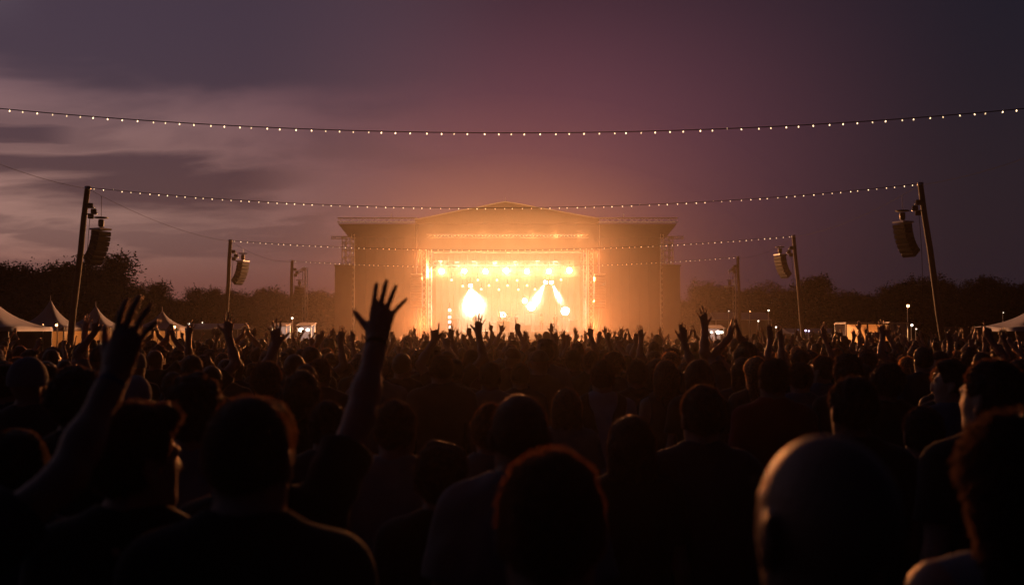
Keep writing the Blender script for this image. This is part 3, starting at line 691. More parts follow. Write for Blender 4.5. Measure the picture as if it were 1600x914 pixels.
for i, (px, py) in enumerate([(688, 408), (714, 410), (741, 408.8), (774, 408.8), (805, 409), (840, 408), (868, 408.8)]):
    p = P(px, py, 101.6)
    t = thing('strip_light', f'{ORD[i]} from left of the dim strip lights above the blinders', 'stage light', p, 0, 'strip lights above the blinders')
    m = MB(); m.box((0, .06, 0), (.5, .12, .14), bev=.02); m.build('housing', M_BLACK, t); m = MB(); m.box((0, -.012, 0), (.42, .02, .07)); m.build('lens', mat_emit('strip_lens', (1, .75, .42), EM['strip']), t)
    lamp(t, 'SPOT', LP['wash'], (0, 1, -.45), 100, 1, .2, .3, (1, .80, .55))  # added wash facing upstage to whiten the backdrop, not the strip's own light
# moving heads that throw the visible shafts, and the glaring floor floods
def beam(name, label, px, py, d, tx, ty, td, power, size, color=(1, .76, .55)):
    p = P(px, py, d); q = P(tx, ty, td); a = (q - p)
    f = make_fixture(name, label, p, a, .2, M_LENS, 'moving heads')
    lamp(f, 'SPOT', power, a, size, .5, .08, .2, color)
beam('moving_head', 'moving head throwing a white shaft down towards centre stage', 852.5, 441, 106, 828, 486, 101, LP['beam'], 17)
beam('moving_head', 'moving head throwing a white shaft down to stage right edge', 861.5, 441, 106, 884, 489, 101, LP['beam'], 15)
beam('moving_head', 'moving head washing the left of the stage in a broad white cone', 735, 446, 108, 742, 495, 102, LP['beam'] * 1.2, 34)
for i, (px, py, rr, pw) in enumerate([(744, 473, .55, 1.3), (736, 489, .3, .6), (830, 479, .45, 1.0), (820, 470, .25, .4), (883, 486, .42, 1.0), (786, 492, .25, .35)]):
    p = P(px, py, 108.5); aim = (-p.x * .01, -1, .0)
    f = make_fixture('flood_light', ['biggest glaring floodlight left of centre stage', 'lower floodlight under the biggest one left of centre', 'glaring floodlight where the centre shaft lands', 'smaller floodlight beside the centre shaft', 'glaring floodlight at the foot of the right shaft', 'small flood low behind the drum riser'][i], p, aim, rr, M_LENS, 'floodlights on the stage', True, max(.1, p.z - 1.8 - rr * 1.5))
    lamp(f, 'SPOT', LP['flood'] * pw, aim, 160, 1, rr * .8, .15, (1, .72, .50))
for i, py in enumerate((484.5, 495.5, 503, 511)):
    p = P(702.5, py, 104)
    make_fixture('tower_lamp', f'{["top", "second", "third", "lowest"][i]} lamp of the column at the left stage edge', p, (0, -1, 0), .16, M_WHITE, 'lamps stacked at the left stage edge')
tw = thing('light_tower', 'slim steel truss column carrying four lamps at left stage edge', 'light tower', (P(702.5, 500, 104.5).x, 104.5, 1.8))
m = MB(); m.truss((0, 0, 0), (0, 0, 2.4), .25, .025, .3); m.build('truss', M_STEEL, tw); m = MB(); m.box((0, 0, .02), (.6, .6, .04)); m.build('base_plate', M_STEEL, tw)

# ------------------------------------------------------------------ line arrays
def line_array(loc, face, n, label, group, hang=None, wide=.85, tilt=36):
    """J-shaped column of cabinets; face = heading of the grilles (radians about z, 0 looks along +X)"""
    t = thing('line_array_speaker', label, 'loudspeaker', loc, face, group)
    ch = .25; p = Vector((0, 0, 0)); 
    b = MB(); b.box((-.05, 0, .09), (.75, wide * .9, .09)); b.box((.05, 0, .16), (.12, .12, .1)); b.build('bumper_frame', M_STEEL, t)
    for i in range(n):
        a = R((7 if n < 10 else 0) + tilt * (i / max(1, n - 1)) ** 1.3)
        q = Euler((0, a, 0)).to_matrix()
        c = p + q @ Vector((0, 0, -ch / 2)); cb = MB()
        cb.box(c, (.55, wide, ch * .97), q, bev=.03); cab = cb.build('cabinet', M_BLACK, t)
        g = MB(); g.box(c + q @ Vector((.283, 0, 0)), (.016, wide * .93, ch * .8), q); g.build('grille', M_GRILLE, cab)
        p = p + q @ Vector((0, 0, -ch))
    if hang is not None:
        m = MB(); m.lathe([(.001, .62), (.13, .6), (.15, .5), (.15, .28), (.10, .2), (.001, .2)], (-.02, 0, .0), 10); m.build('chain_motor', M_BLACK, t, True)
        d = MB(); d.lathe([(.001, .74), (.34, .72), (.36, .67), (.001, .64)], (-.02, 0, 0), 14); d.build('rain_cover', M_BLACK, t, True)
        w = MB(); w.tube([(-.02, 0, .7), (-.02, 0, hang)], .014, 5); w.build('chain', M_STEEL, t)
    return t
for sg, px in ((-1, 651), (1, 937)):
    p = P(px, 430, 98.9); t = line_array(p, R(-90 + sg * 6), 13, f'tall main line array hanging beside the {"left" if sg < 0 else "right"} of the stage opening', 'main line arrays', wide=1.15, tilt=14)
    w = MB(); w.tube([(0, 0, .1), (0, 0, 12.4 - p.z)], .03, 5); w.build('chain', M_STEEL, t)

# ------------------------------------------------------------------ poles, festoon strings and delay speakers
POLE = {}
def pole(top, base, label, r0=.17, r1=.135, lamps=True):
    base = Vector(base) + (Vector(base) - Vector(top)) * .07; t = thing('wooden_pole', label, 'pole', base, 0, 'festoon poles')
    a = Vector((0, 0, 0)); b = Vector(top) - Vector(base)
    m = MB(); m.tube([a + (b - a) * k / 6 + Vector((.02 * math.sin(k * 2.1), 0, 0)) * (0 < k < 6) for k in range(7)], r0, 12, r1); m.build('shaft', M_WOOD, t, True)
    c = MB(); c.lathe([(r1 + .02, -.12), (r1 + .02, .02), (.001, .05)], b, 12); c.build('cap', M_STEEL, t, True)
    sg = 1 if top[0] < 0 else -1
    m = MB(); at = a + (b - a) * .86; d = Vector((sg, 0, 0))
    m.tube([at, at + d * .62], .035, 6); m.tube([at + Vector((0, 0, .3)), at + d * .5 + Vector((0, 0, .3))], .03, 6); m.tube([at + d * .5 + Vector((0, 0, .3)), at + d * .62], .03, 6); m.build('bracket', M_STEEL, t)
    if lamps:
        for k, (o, z) in enumerate(((.32, .42), (.5, .12), (.36, -.14))):
            f = MB(); q = rot_to((sg * .5, -1, -.5)).to_matrix(); c0 = at + d * o + Vector((0, -.12, z)); f.box(c0, (.28, .22, .16), q, bev=.03); fl = f.build('floodlight', M_BLACK, t)
            g = MB(); g.box(c0 + q @ Vector((0, 0, .085)), (.24, .18, .012), q); g.build('glass', mat_plain('dark_glass', (.04, .04, .05), .1), fl)
        cb = MB(); o = at + d * .3; pts = [o + Vector((0, 0, -z)) + Vector((-sg * .05 * math.sin(z * .8) - sg * z * .035, -.05, 0)) for z in np.linspace(.1, at.z - 1.2, 9)]; cb.tube(pts, .014, 4); cb.build('power_cable', M_CABLE, t)
    return b + Vector(base)
rows = [(31.5, None, None), (50, ((137, 292), -22.3), ((1438, 286), 21.8)), (74, ((360, 375), -21.35), ((1240, 368), 21.75)), (93, ((456.5, 407), -20.75), ((1153, 401), 21.3))]
nm = {31.5: 'holding the nearest string outside the picture', 50: 'nearest in view', 74: 'middle of the row', 93: 'farthest of the row by the stage'}
for d, l, r in rows:
    for sg, q in ((-1, l), (1, r)):
        if q is None: top = Vector((sg * 21, d, 9.55)); bx = sg * 22
        else: top = P(*q[0], d); bx = q[1]
        side = 'left' if sg < 0 else 'right'
        POLE[(d, sg)] = pole(top, Vector((bx, d, 0)), f'leaning wooden festoon pole, {side} row, {nm[d]}')
bulb_v = MB(); bulb_v.lathe([(.018, .0), (.02, -.05), (.024, -.06), (.045, -.10), (.052, -.135), (.045, -.17), (.024, -.19), (.001, -.195)], n=8)
bulb_me = bulb_v.mesh('bulb', M_BULB, True)
sock_v = MB(); sock_v.lathe([(.001, .03), (.026, .025), (.028, -.045), (.02, -.06)], n=6); sock_me = sock_v.mesh('socket', M_CABLE, True)
def catenary(a, b, sag, n):
    return [a + (b - a) * t + Vector((0, 0, -4 * sag * t * (1 - t))) for t in [i / (n - 1) for i in range(n)]]
mids = {31.5: (800, 208), 50: (800, 325), 74: (800, 390.5), 93: (800, 417)}
g = random.Random(3)
for d, _, _ in rows:
    a, b = POLE[(d, -1)] + Vector((.12, 0, -.05)), POLE[(d, 1)] + Vector((-.12, 0, -.05))
    sag = (a.z + b.z) / 2 - P(*mids[d], d).z
    t = thing('string_light', {31.5: 'nearest string of warm festoon bulbs crossing the open sky', 50: 'second festoon string, just over the stage roof peak', 74: 'third festoon string, crossing the stage header', 93: 'farthest festoon string, crossing just above the blinders'}[d], 'string lights', a, 0, 'festoon strings over the crowd')
    pts = catenary(Vector((0, 0, 0)), b - a, sag, 60); c = MB(); c.tube(pts, .016, 5); c.build('cable', M_CABLE, t)
    nb = 91
    for i in range(nb):
        u = (i + .5 + g.uniform(-.12, .12)) / nb; p = (b - a) * u + Vector((0, 0, -4 * sag * u * (1 - u)))
        rx = (g.uniform(-.35, .35), g.uniform(-.35, .35), 0)
        if g.random() < .03: p.z += .03; rx = (1.2, .4, 0)
        bo = link('bulb', bulb_me, t, p, rx); bo.scale = (.39,) * 3 if d < 40 else (.39,) * 3
        link('socket', sock_me, bo)
for sg in (-1, 1):
    ks = [31.5, 50, 74, 93]
    for k in range(3):
        a, b = POLE[(ks[k], sg)] + Vector((0, 0, -.1)), POLE[(ks[k + 1], sg)] + Vector((0, 0, -.1))
        pts = catenary(a, b, .45, 30)
        side = 'left' if sg < 0 else 'right'
        m = MB(); m.tube(pts, .009, 4)
        props(m.build('support_cable', M_CABLE), f'thin black support cable between the {["first and second", "second and third", "third and fourth"][k]} poles on the {side}', 'cable', 'support cables between the poles')
        d, px, ptop = [(31.5, None, 0), (50, 160 if sg < 0 else 1411, 361 if sg < 0 else 350), (74, 379 if sg < 0 else 1219, 410 if sg < 0 else 400)][k]
        if px:
            q = min(pts, key=lambda v: abs(800 + v.x / v.y * 1556 - px)); zt = P(px, ptop, q.y).z
            line_array((q.x, q.y, zt), 0 + R(-25) if sg < 0 else PI + R(25), 7, f'hanging delay line array near the {["", "nearest", "middle"][k]} pole on the {side}', 'delay line arrays along the poles', hang=q.z - zt)
    q = P(468 if sg < 0 else 1140, 449, 96); t = line_array(q, R(-25) if sg < 0 else PI + R(25), 6, f'small distant delay array low beside the farthest pole on the {"left" if sg < 0 else "right"}', 'delay line arrays along the poles', hang=1.5)
    m = MB(); m.truss((-.02, .9, -q.z), (-.02, .9, 2.0), .35, .03, .5); m.truss((-.02, .9, 1.9), (-.02, -.1, 1.5), .2, .025, .3); m.build('mast', M_STEEL, t)

# ------------------------------------------------------------------ marquees, stalls and site lamps
def canvas_lit():
    m, nt, b = new_mat('lit_canvas_wall'); tc = N(nt, 'ShaderNodeTexCoord'); nz = N(nt, 'ShaderNodeTexNoise', Scale=1.3, Detail=4.0); nt.links.new(tc.outputs['Object'], nz.inputs['Vector'])
    bp = N(nt, 'ShaderNodeBump', Strength=.5, Distance=.15); nt.links.new(nz.outputs[0], bp.inputs['Height'])
    b.inputs['Base Color'].default_value = (.62, .55, .45, 1); b.inputs['Roughness'].default_value = .8; nt.links.new(bp.outputs[0], b.inputs['Normal'])
    tr = N(nt, 'ShaderNodeBsdfTranslucent'); tr.inputs['Color'].default_value = (.62, .55, .45, 1); nt.links.new(bp.outputs[0], tr.inputs['Normal'])
    ms = N(nt, 'ShaderNodeMixShader', Fac=.6); nt.links.new(b.outputs[0], ms.inputs[1]); nt.links.new(tr.outputs[0], ms.inputs[2]); nt.links.new(ms.outputs[0], nt.nodes['Material Output'].inputs['Surface'])
    return m
M_WALL = canvas_lit()
def tent(px, d, half, ypk, label, lit=0.0, walls='all', rot=0.0, eave=2.12, wall_mat=None):
    c = P(px, 515, d); pk = P(px, ypk, d).z
    t = thing('pagoda_tent', label, 'tent', (c.x, d, 0), rot, 'white pagoda tents')
    m = MB(); k = 14; ring = 8; vs = []; nseg = 24
    for i in range(k + 1):
        u = i / k; z = eave + (pk - eave) * (1 - u) ** 1.9; r = half * (.03 + .97 * u)
        for j in range(nseg):
            a = 2 * PI * j / nseg + PI / 4; sq = 1 / max(abs(math.cos(a)), abs(math.sin(a))); q = 1 + (sq - 1) * min(1, u * 1.6)
            vs.append((r * q * math.cos(a), r * q * math.sin(a), z + .05 * u * math.sin(4 * a + PI) * (u > .8)))
    for j in range(nseg): x, y, z = vs[k * nseg + j]; vs.append((x * 1.01, y * 1.01, eave - .25))
    fs = [(i * nseg + j, (i + 1) * nseg + j, (i + 1) * nseg + (j + 1) % nseg, i * nseg + (j + 1) % nseg) for i in range(k + 1) for j in range(nseg)]
    m.add(vs, fs); m.build('canopy', M_CANVAS, t, True)
    m = MB(); m.tube([(0, 0, pk - .1), (0, 0, pk + .35)], .03, 6, .012); m.build('spire', M_STEEL, t)
    h = half * .985
    for sx in (-1, 1):
        for sy in (-1, 1):
            m = MB(); m.box((sx * h, sy * h, eave / 2), (.07, .07, eave)); m.build('leg', M_BLACK, t)
    for nm_, c0, sz in (('back', (0, h, eave / 2 - .1), (2 * h - .1, .02, eave - .2)), ('front', (0, -h, eave / 2 - .1), (2 * h - .1, .02, eave - .2)), ('side', (-h, 0, eave / 2 - .1), (.02, 2 * h - .1, eave - .2)), ('side', (h, 0, eave / 2 - .1), (.02, 2 * h - .1, eave - .2))):
        if walls != 'all' and nm_ not in walls: continue
        nx = 12; m = MB(); ax = 0 if sz[0] > sz[1] else 1; vs = []
        for i in range(nx + 1):
            o = (i / nx - .5) * sz[ax]; w = .035 * math.sin(i * 2.4 + px)
            for z in (0.02, eave - .25): vs.append((c0[0] + o, c0[1] + w, z) if ax == 0 else (c0[0] + w, c0[1] + o, z))
        m.add(vs, [(2 * i, 2 * i + 2, 2 * i + 3, 2 * i + 1) for i in range(nx)]); m.build('wall', wall_mat or M_WALL, t, True)
    if lit:
        l = bpy.data.lights.new('lamp', 'POINT'); l.energy = lit; l.color = (1, .29, .055); l.shadow_soft_size = .12
        o = bpy.data.objects.new('lamp', l); COL.objects.link(o); o.parent = t; o.location = (.2, 0, 1.75)
        m = MB(); m.lathe([(.001, .1), (.05, .08), (.06, 0), (.04, -.05), (.001, -.06)], (.2, 0, 1.9), 8); m.build('hanging_bulb', M_WARM, t, True)
    return t
tent(-22, 56, 2.55, 459, 'white pagoda tent cut by the left picture edge, dark inside', 0, ('back',), wall_mat=M_SCRIM)  # black back wall put in for the shade inside
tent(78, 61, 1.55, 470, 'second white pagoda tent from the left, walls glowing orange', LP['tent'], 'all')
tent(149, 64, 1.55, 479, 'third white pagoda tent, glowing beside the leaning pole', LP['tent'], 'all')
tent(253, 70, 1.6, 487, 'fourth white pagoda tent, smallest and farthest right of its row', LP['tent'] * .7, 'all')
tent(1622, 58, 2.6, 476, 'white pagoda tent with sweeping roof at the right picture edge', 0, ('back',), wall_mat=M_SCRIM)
def booth(x0, x1, ytop, d, label, lit, name='canvas_booth', pale=False, two=False):
    a, b = P(x0, ytop, d), P(x1, ytop, d); w = b.x - a.x; h = a.z; D = 2.0
    t = thing(name, label, 'booth', ((a.x + b.x) / 2, d, 0), 0)
    f = MB()
    for sx in (-1, 0, 1) if two else (-1, 1):
        for y in (0, D): f.box((sx * w / 2, y, h / 2), (.07, .07, h))
    for y in (0, D): f.box((0, y, h), (w + .1, .08, .08))
    for sx in (-1, 1): f.box((sx * w / 2, D / 2, h), (.08, D, .06))
    f.build('frame', M_BLACK if not pale else M_STEEL, t)
    for sx in ((-1, 1) if two else (0,)):
        ww = w / (2 if two else 1) - .1; cx = sx * w / 4; nx = 10; m = MB(); vs = []
        for i in range(nx + 1):
            for z in (.05, h - .05): vs.append((cx + (i / nx - .5) * ww, .0 + .03 * math.sin(i * 2.2), z))
        m.add(vs, [(2 * i, 2 * i + 2, 2 * i + 3, 2 * i + 1) for i in range(nx)]); m.build('canvas_panel', M_CANVAS if pale else M_WALL, t, True)
    r = MB(); r.box((0, D / 2, h + .06), (w, D, .03)); r.build('roof', M_CANVAS, t)
    b_ = MB(); b_.box((0, D - .05, h / 2), (w - .1, .03, h - .1)); b_.build('back_panel', M_CANVAS, t)
    if lit:
        l = bpy.data.lights.new('lamp', 'AREA'); l.energy = lit; l.color = (1, .27, .05); l.size = .5
        for sx in (-1, 1):
            o = bpy.data.objects.new('lamp', l); COL.objects.link(o); o.parent = t; o.location = (sx * w / 4, 1.2, h * .55); o.rotation_euler = (R(-90), 0, 0)
            m = MB(); m.box((sx * w / 4, 1.3, h * .55), (.3, .05, .2)); m.build('work_lamp', M_WARM, t)
    return t
booth(1322, 1389, 505.5, 60, 'booth with two orange glowing canvas panels right of the stage', LP['booth'], two=True)
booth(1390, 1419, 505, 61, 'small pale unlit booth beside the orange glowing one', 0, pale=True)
def stall(x0, x1, yt, d, label, lit):
    a, b = P(x0, yt, d), P(x1, yt, d); w = b.x - a.x; h = a.z
    t = thing('food_stall', label, 'food stall', ((a.x + b.x) / 2, d, 0))
    m = MB(); m.box((0, 1.5, .55), (w, .06, 1.1)); m.box((0, .1, 1.05), (w + .1, .5, .06)); m.box((0, 0, .52), (w, .05, 1.04)); m.build('counter', M_DECK, t)
    m = MB()
    for sx in (-1, 1):
        for y in (0, 1.5): m.box((sx * w / 2, y, h / 2), (.06, .06, h))
    m.build('frame', M_STEEL, t)
    m = MB(); m.add([(-w / 2 - .1, -.35, h - .15), (w / 2 + .1, -.35, h - .15), (w / 2 + .1, 1.7, h + .12), (-w / 2 - .1, 1.7, h + .12), (-w / 2 - .1, -.35, h - .10), (w / 2 + .1, -.35, h - .10), (w / 2 + .1, 1.7, h + .17), (-w / 2 - .1, 1.7, h + .17)], [(0, 3, 2, 1), (4, 5, 6, 7), (0, 1, 5, 4), (2, 3, 7, 6), (0, 4, 7, 3), (1, 2, 6, 5)]); m.build('awning', M_CANVAS, t)
    m = MB(); m.box((0, 1.55, h * .62), (w, .04, h * .7)); m.build('back_wall', M_CANVAS, t)
    for sx, r in lit:
        m = MB(); m.lathe([(.001, r * .8), (r * .8, r * .5), (r, 0), (r * .8, -r * .5), (.001, -r * .8)], (sx * w / 2, -.2, h - .42), 10); m.build('lamp_globe', M_WHITE, t, True)
    l = bpy.data.lights.new('lamp', 'POINT'); l.energy = 60; l.color = (1, .62, .35); l.shadow_soft_size = .15; o = bpy.data.objects.new('lamp', l); COL.objects.link(o); o.parent = t; o.location = (0, .5, h - .45)
    return t
stall(464, 486, 507, 78, 'small food stall with two bright white lamps left of the stage', [(-.35, .22), (.6, .16)])
stall(425, 447, 507.5, 80, 'small food stall with pale lit fascia behind a spread hand', [])
stall(1106, 1131, 511, 80, 'low food stall with a white strip of light right of stage', [(-.6, .12), (.2, .2), (.65, .14)])
def lamp_post(px, py, d, label, mat, r=.14):
    r *= .8
    p = P(px, py, d); t = thing('site_lamp', label, 'lamp', (p.x, d, 0), 0, 'site lamps round the field')
    m = MB(); m.tube([(0, .12, 0), (0, .12, p.z + .1)], .04, 6, .03); m.tube([(0, .12, p.z + .1), (0, 0, p.z + .12)], .025, 5); m.build('post', M_STEEL, t)
    m = MB(); m.lathe([(.001, r * 1.5), (r * 1.1, r * .9), (r * 1.15, r * .7), (.001, r * .75)], (0, 0, p.z), 10); m.build('hood', M_BLACK, t, True)
    m = MB(); m.lathe([(.001, r * .7), (r * .7, r * .45), (r * .85, 0), (r * .6, -r * .55), (.001, -r * .75)], (0, 0, p.z), 10); m.build('lamp_globe', mat, t, True)
for a in [(88, 508, 58.5, 'small orange lamp glowing on the second tent eave', M_WARM, .11), (66, 510, 58.3, 'dim reddish lamp left of the second tent lamp', M_WARM, .05), (272, 511, 67, 'orange lamp right of the fourth tent', M_WARM, .16), (295, 506, 84, 'white lamp behind the tents near the tree line', M_WHITE, .13), (316, 504, 88, 'faint white lamp right of the tents', M_WHITE, .07),
          (456.5, 497, 86, 'single white lamp on a post left of the stage', M_WHITE, .14), (1201, 485, 92, 'highest of three white lamps right of the stage', M_WHITE, .13), (1185, 501.5, 90, 'middle of three white lamps right of the stage', M_WHITE, .11), (1213, 511, 84, 'lowest of three white lamps right of the stage', M_WHITE, .13),
          (1139, 486, 97, 'tiny lamp near the farthest right pole', M_WHITE, .06), (1172, 486.5, 95, 'tiny orange lamp on the low roof edge', M_WARM, .05), (1419, 478, 76, 'lone orange lamp high against the dark right trees', M_WARM, .17), (1425, 508, 70, 'bright white lamp right of the pale booth', M_WHITE, .14), (1432, 514, 70, 'small lamp just under the bright one by the pale booth', M_WHITE, .07), (1568, 488.5, 90, 'faint lamp far right above the tent slope', M_WHITE, .05),
          (1246, 516, 82, 'leftmost of the small violet lamps by the middle right pole', M_PINK, .10), (1252, 515.5, 82, 'second small violet lamp by the middle right pole', M_PINK, .10), (1259, 516.5, 82, 'third small violet lamp by the middle right pole', M_PINK, .12), (1264, 517, 82, 'rightmost small violet lamp by the middle right pole', M_PINK, .09), (1300, 520, 66, 'pinkish lamp left of the orange booth', M_PINK, .08), (1178, 531, 60, 'small warm lamp low in the crowd right of stage', M_WARM, .06)]:
    lamp_post(*a)
def shed(x0, x1, yt, d, label):
    a, b = P(x0, yt, d), P(x1, yt, d); w = b.x - a.x; h = a.z
    t = thing('long_marquee', label, 'marquee', ((a.x + b.x) / 2, d, 0), 0, 'low marquees behind the crowd')
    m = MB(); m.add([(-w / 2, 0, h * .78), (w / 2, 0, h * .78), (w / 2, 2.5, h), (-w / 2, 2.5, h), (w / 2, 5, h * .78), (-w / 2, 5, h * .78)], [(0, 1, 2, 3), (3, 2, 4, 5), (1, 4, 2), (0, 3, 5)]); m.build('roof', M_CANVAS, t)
    m = MB(); m.box((0, .1, h * .39), (w - .1, .03, h * .78)); m.build('wall', M_SCRIM, t); m = MB(); m.box((0, 4.9, h * .39), (w - .1, .03, h * .78)); m.build('wall', M_SCRIM, t)
    m = MB()
    for k in range(int(w / 3) + 1): m.box((-w / 2 + .05 + k * (w - .1) / int(w / 3), .03, h * .39), (.07, .07, h * .78))
    m.box((0, .035, h * .79), (w, .08, .08)); m.build('frame', M_STEEL, t)
shed(282, 372, 505, 86, 'long low pale marquee right of the pagoda tents'); shed(1118, 1206, 487.5, 99, 'long low pale marquee right of the stage'); shed(1236, 1316, 513, 84, 'low violet tinted marquee by the middle right pole')
def fence(x0, x1, yt, d, label):
    a, b = P(x0, yt, d), P(x1, yt, d); w = b.x - a.x; h = a.z
    t = thing('site_fence', label, 'fence', ((a.x + b.x) / 2, d, 0)); n = max(3, int(w / 2.2))
    m = MB()
    for k in range(n): m.box((-w / 2 + (k + .5) * w / n, 0, h / 2 + .05), (w / n - .08, .04, h - .1))
    m.build('panel', mat_plain('board_fence', (.20, .13, .085), .8, 0, .4, 2.5), t)
    for k in range(n + 1): m = MB(); m.box((-w / 2 + k * w / n, .06, h / 2), (.08, .08, h + .08)); m.build('post', M_WOOD, t)
fence(1476, 1535, 511, 58, 'brown board fence behind the crowd near the right pole'); fence(165, 224, 514.5, 66, 'board fence between the third and fourth tents')

# ------------------------------------------------------------------ trees
def crown_mesh(seed, nclump, leaves, size):
    g = np.random.default_rng(seed); lob = []
    for _ in range(7):
        a = g.uniform(0, 6.28); lob.append((np.array([math.cos(a) * g.uniform(.0, .28), math.sin(a) * g.uniform(0, .28), g.uniform(.28, .80)]), g.uniform(.14, .24)))
    lob.append((np.array([0, 0, .5]), .3))
    C = []
    for _ in range(nclump):
        c, r = lob[g.integers(len(lob))]; v = g.normal(size=3); v /= np.linalg.norm(v); C.append(c + v * r * g.uniform(.55, 1.05))
    C = np.array(C); cs = g.uniform(.02, .055, nclump)
    ctr = np.repeat(C, leaves, 0) + g.normal(size=(nclump * leaves, 3)) * np.repeat(cs, leaves)[:, None]
    n = len(ctr); u = g.normal(size=(n, 3)); u /= np.linalg.norm(u, axis=1)[:, None]; w = np.cross(u, g.normal(size=(n, 3))); w /= np.linalg.norm(w, axis=1)[:, None]
    s = size * g.uniform(.6, 1.3, n)[:, None]
    V = np.stack([ctr - u * s, ctr + w * s * .55, ctr + u * s, ctr - w * s * .55], 1).reshape(-1, 3); Q = np.arange(n * 4).reshape(-1, 4)
    return np_mesh('crown', V, Q, M_LEAF, False), lob
def trunk_mesh(lob, seed):
    g = random.Random(seed); m = MB(); m.tube([(0, 0, 0), (.008, 0, .15), (0, .01, .35), (.01, 0, .55)], .026, 8, .012)
    for c, r in lob[:6]: m.tube([(0, 0, .12 + .2 * g.random()), (c[0] * .5, c[1] * .5, c[2] * .7), tuple(c)], .012, 5, .004)
    return m.mesh('trunk', M_BARK, True)
TREES = []
for k in range(6):
    cm, lob = crown_mesh(40 + k, 620, 42, .0135); TREES.append((cm, trunk_mesh(lob, k)))
hedge_cm, hl = crown_mesh(77, 420, 20, .016)
def tree(px, ytop, d, label, group, kind=None, wid=1.0):
    h = P(px, ytop, d).z; x = P(px, ytop, d).x; k = g.randrange(6) if kind is None else kind
    t = thing('tree', label, 'tree', (x, d, 0), g.uniform(0, 6.28), group); t.scale = (h * wid * 1.12, h * wid * 1.12, h)
    link('crown', TREES[k][0], t); link('trunk', TREES[k][1], t)
def treeline(prof, group, lab, lab2):
    for i in range(len(prof) - 1):
        (xa, ya), (xb, yb) = prof[i], prof[i + 1]; n = max(1, int(abs(xb - xa) / 26))
        for j in range(n):
            u = (j + .5) / n; px = xa + (xb - xa) * u + g.uniform(-5, 5); y = ya + (yb - ya) * u
            tree(px, y + g.uniform(-3, 5), g.uniform(122, 142), lab, group)
            tree(px + 13, y + (505 - y) * g.uniform(.25, .5), g.uniform(112, 120), lab2, group, wid=1.5)
treeline([(-30, 408), (30, 412), (80, 424), (125, 432), (205, 440), (260, 456), (330, 448), (385, 456), (430, 449), (475, 458), (540, 456)], 'dark tree line left of the stage', 'tall dark tree in the tree line behind the left tents and stalls', 'lower bushy tree filling the foot of the left tree line')
treeline([(1030, 458), (1075, 452), (1125, 442), (1165, 447), (1235, 440), (1290, 448), (1330, 452), (1370, 440), (1420, 432), (1480, 438), (1540, 431), (1640, 427)], 'dark tree line right of the stage', 'tall dark tree in the tree line right of the stage', 'lower bushy tree filling the foot of the right tree line')
tree(118, 394, 104, 'broad dark tree rising highest behind the left leaning pole', 'tall single trees', 0, 1.0); tree(158, 389, 106, 'tall broad tree right of the left leaning pole, behind speaker', 'tall single trees', 1, 1.05); tree(104, 412, 106, 'dark tree left of the highest pair by the pole', 'tall single trees', 4)
tree(232, 436, 110, 'round topped tree right of the tallest pair', 'tall single trees', 1); tree(32, 409, 108, 'dark tree above the first tents at far left', 'tall single trees', 3, 1.2); tree(428, 440, 118, 'small bare topped tree left of the stage', 'tall single trees', 5, .8)
tree(1255, 428, 112, 'round tree behind the middle right pole and speaker', 'tall single trees', 1, 1.2); tree(1120, 441, 118, 'round tree right of the stage by the farthest pole', 'tall single trees', 3); tree(1405, 430, 112, 'round tree below the nearest right speaker', 'tall single trees', 0, 1.2)
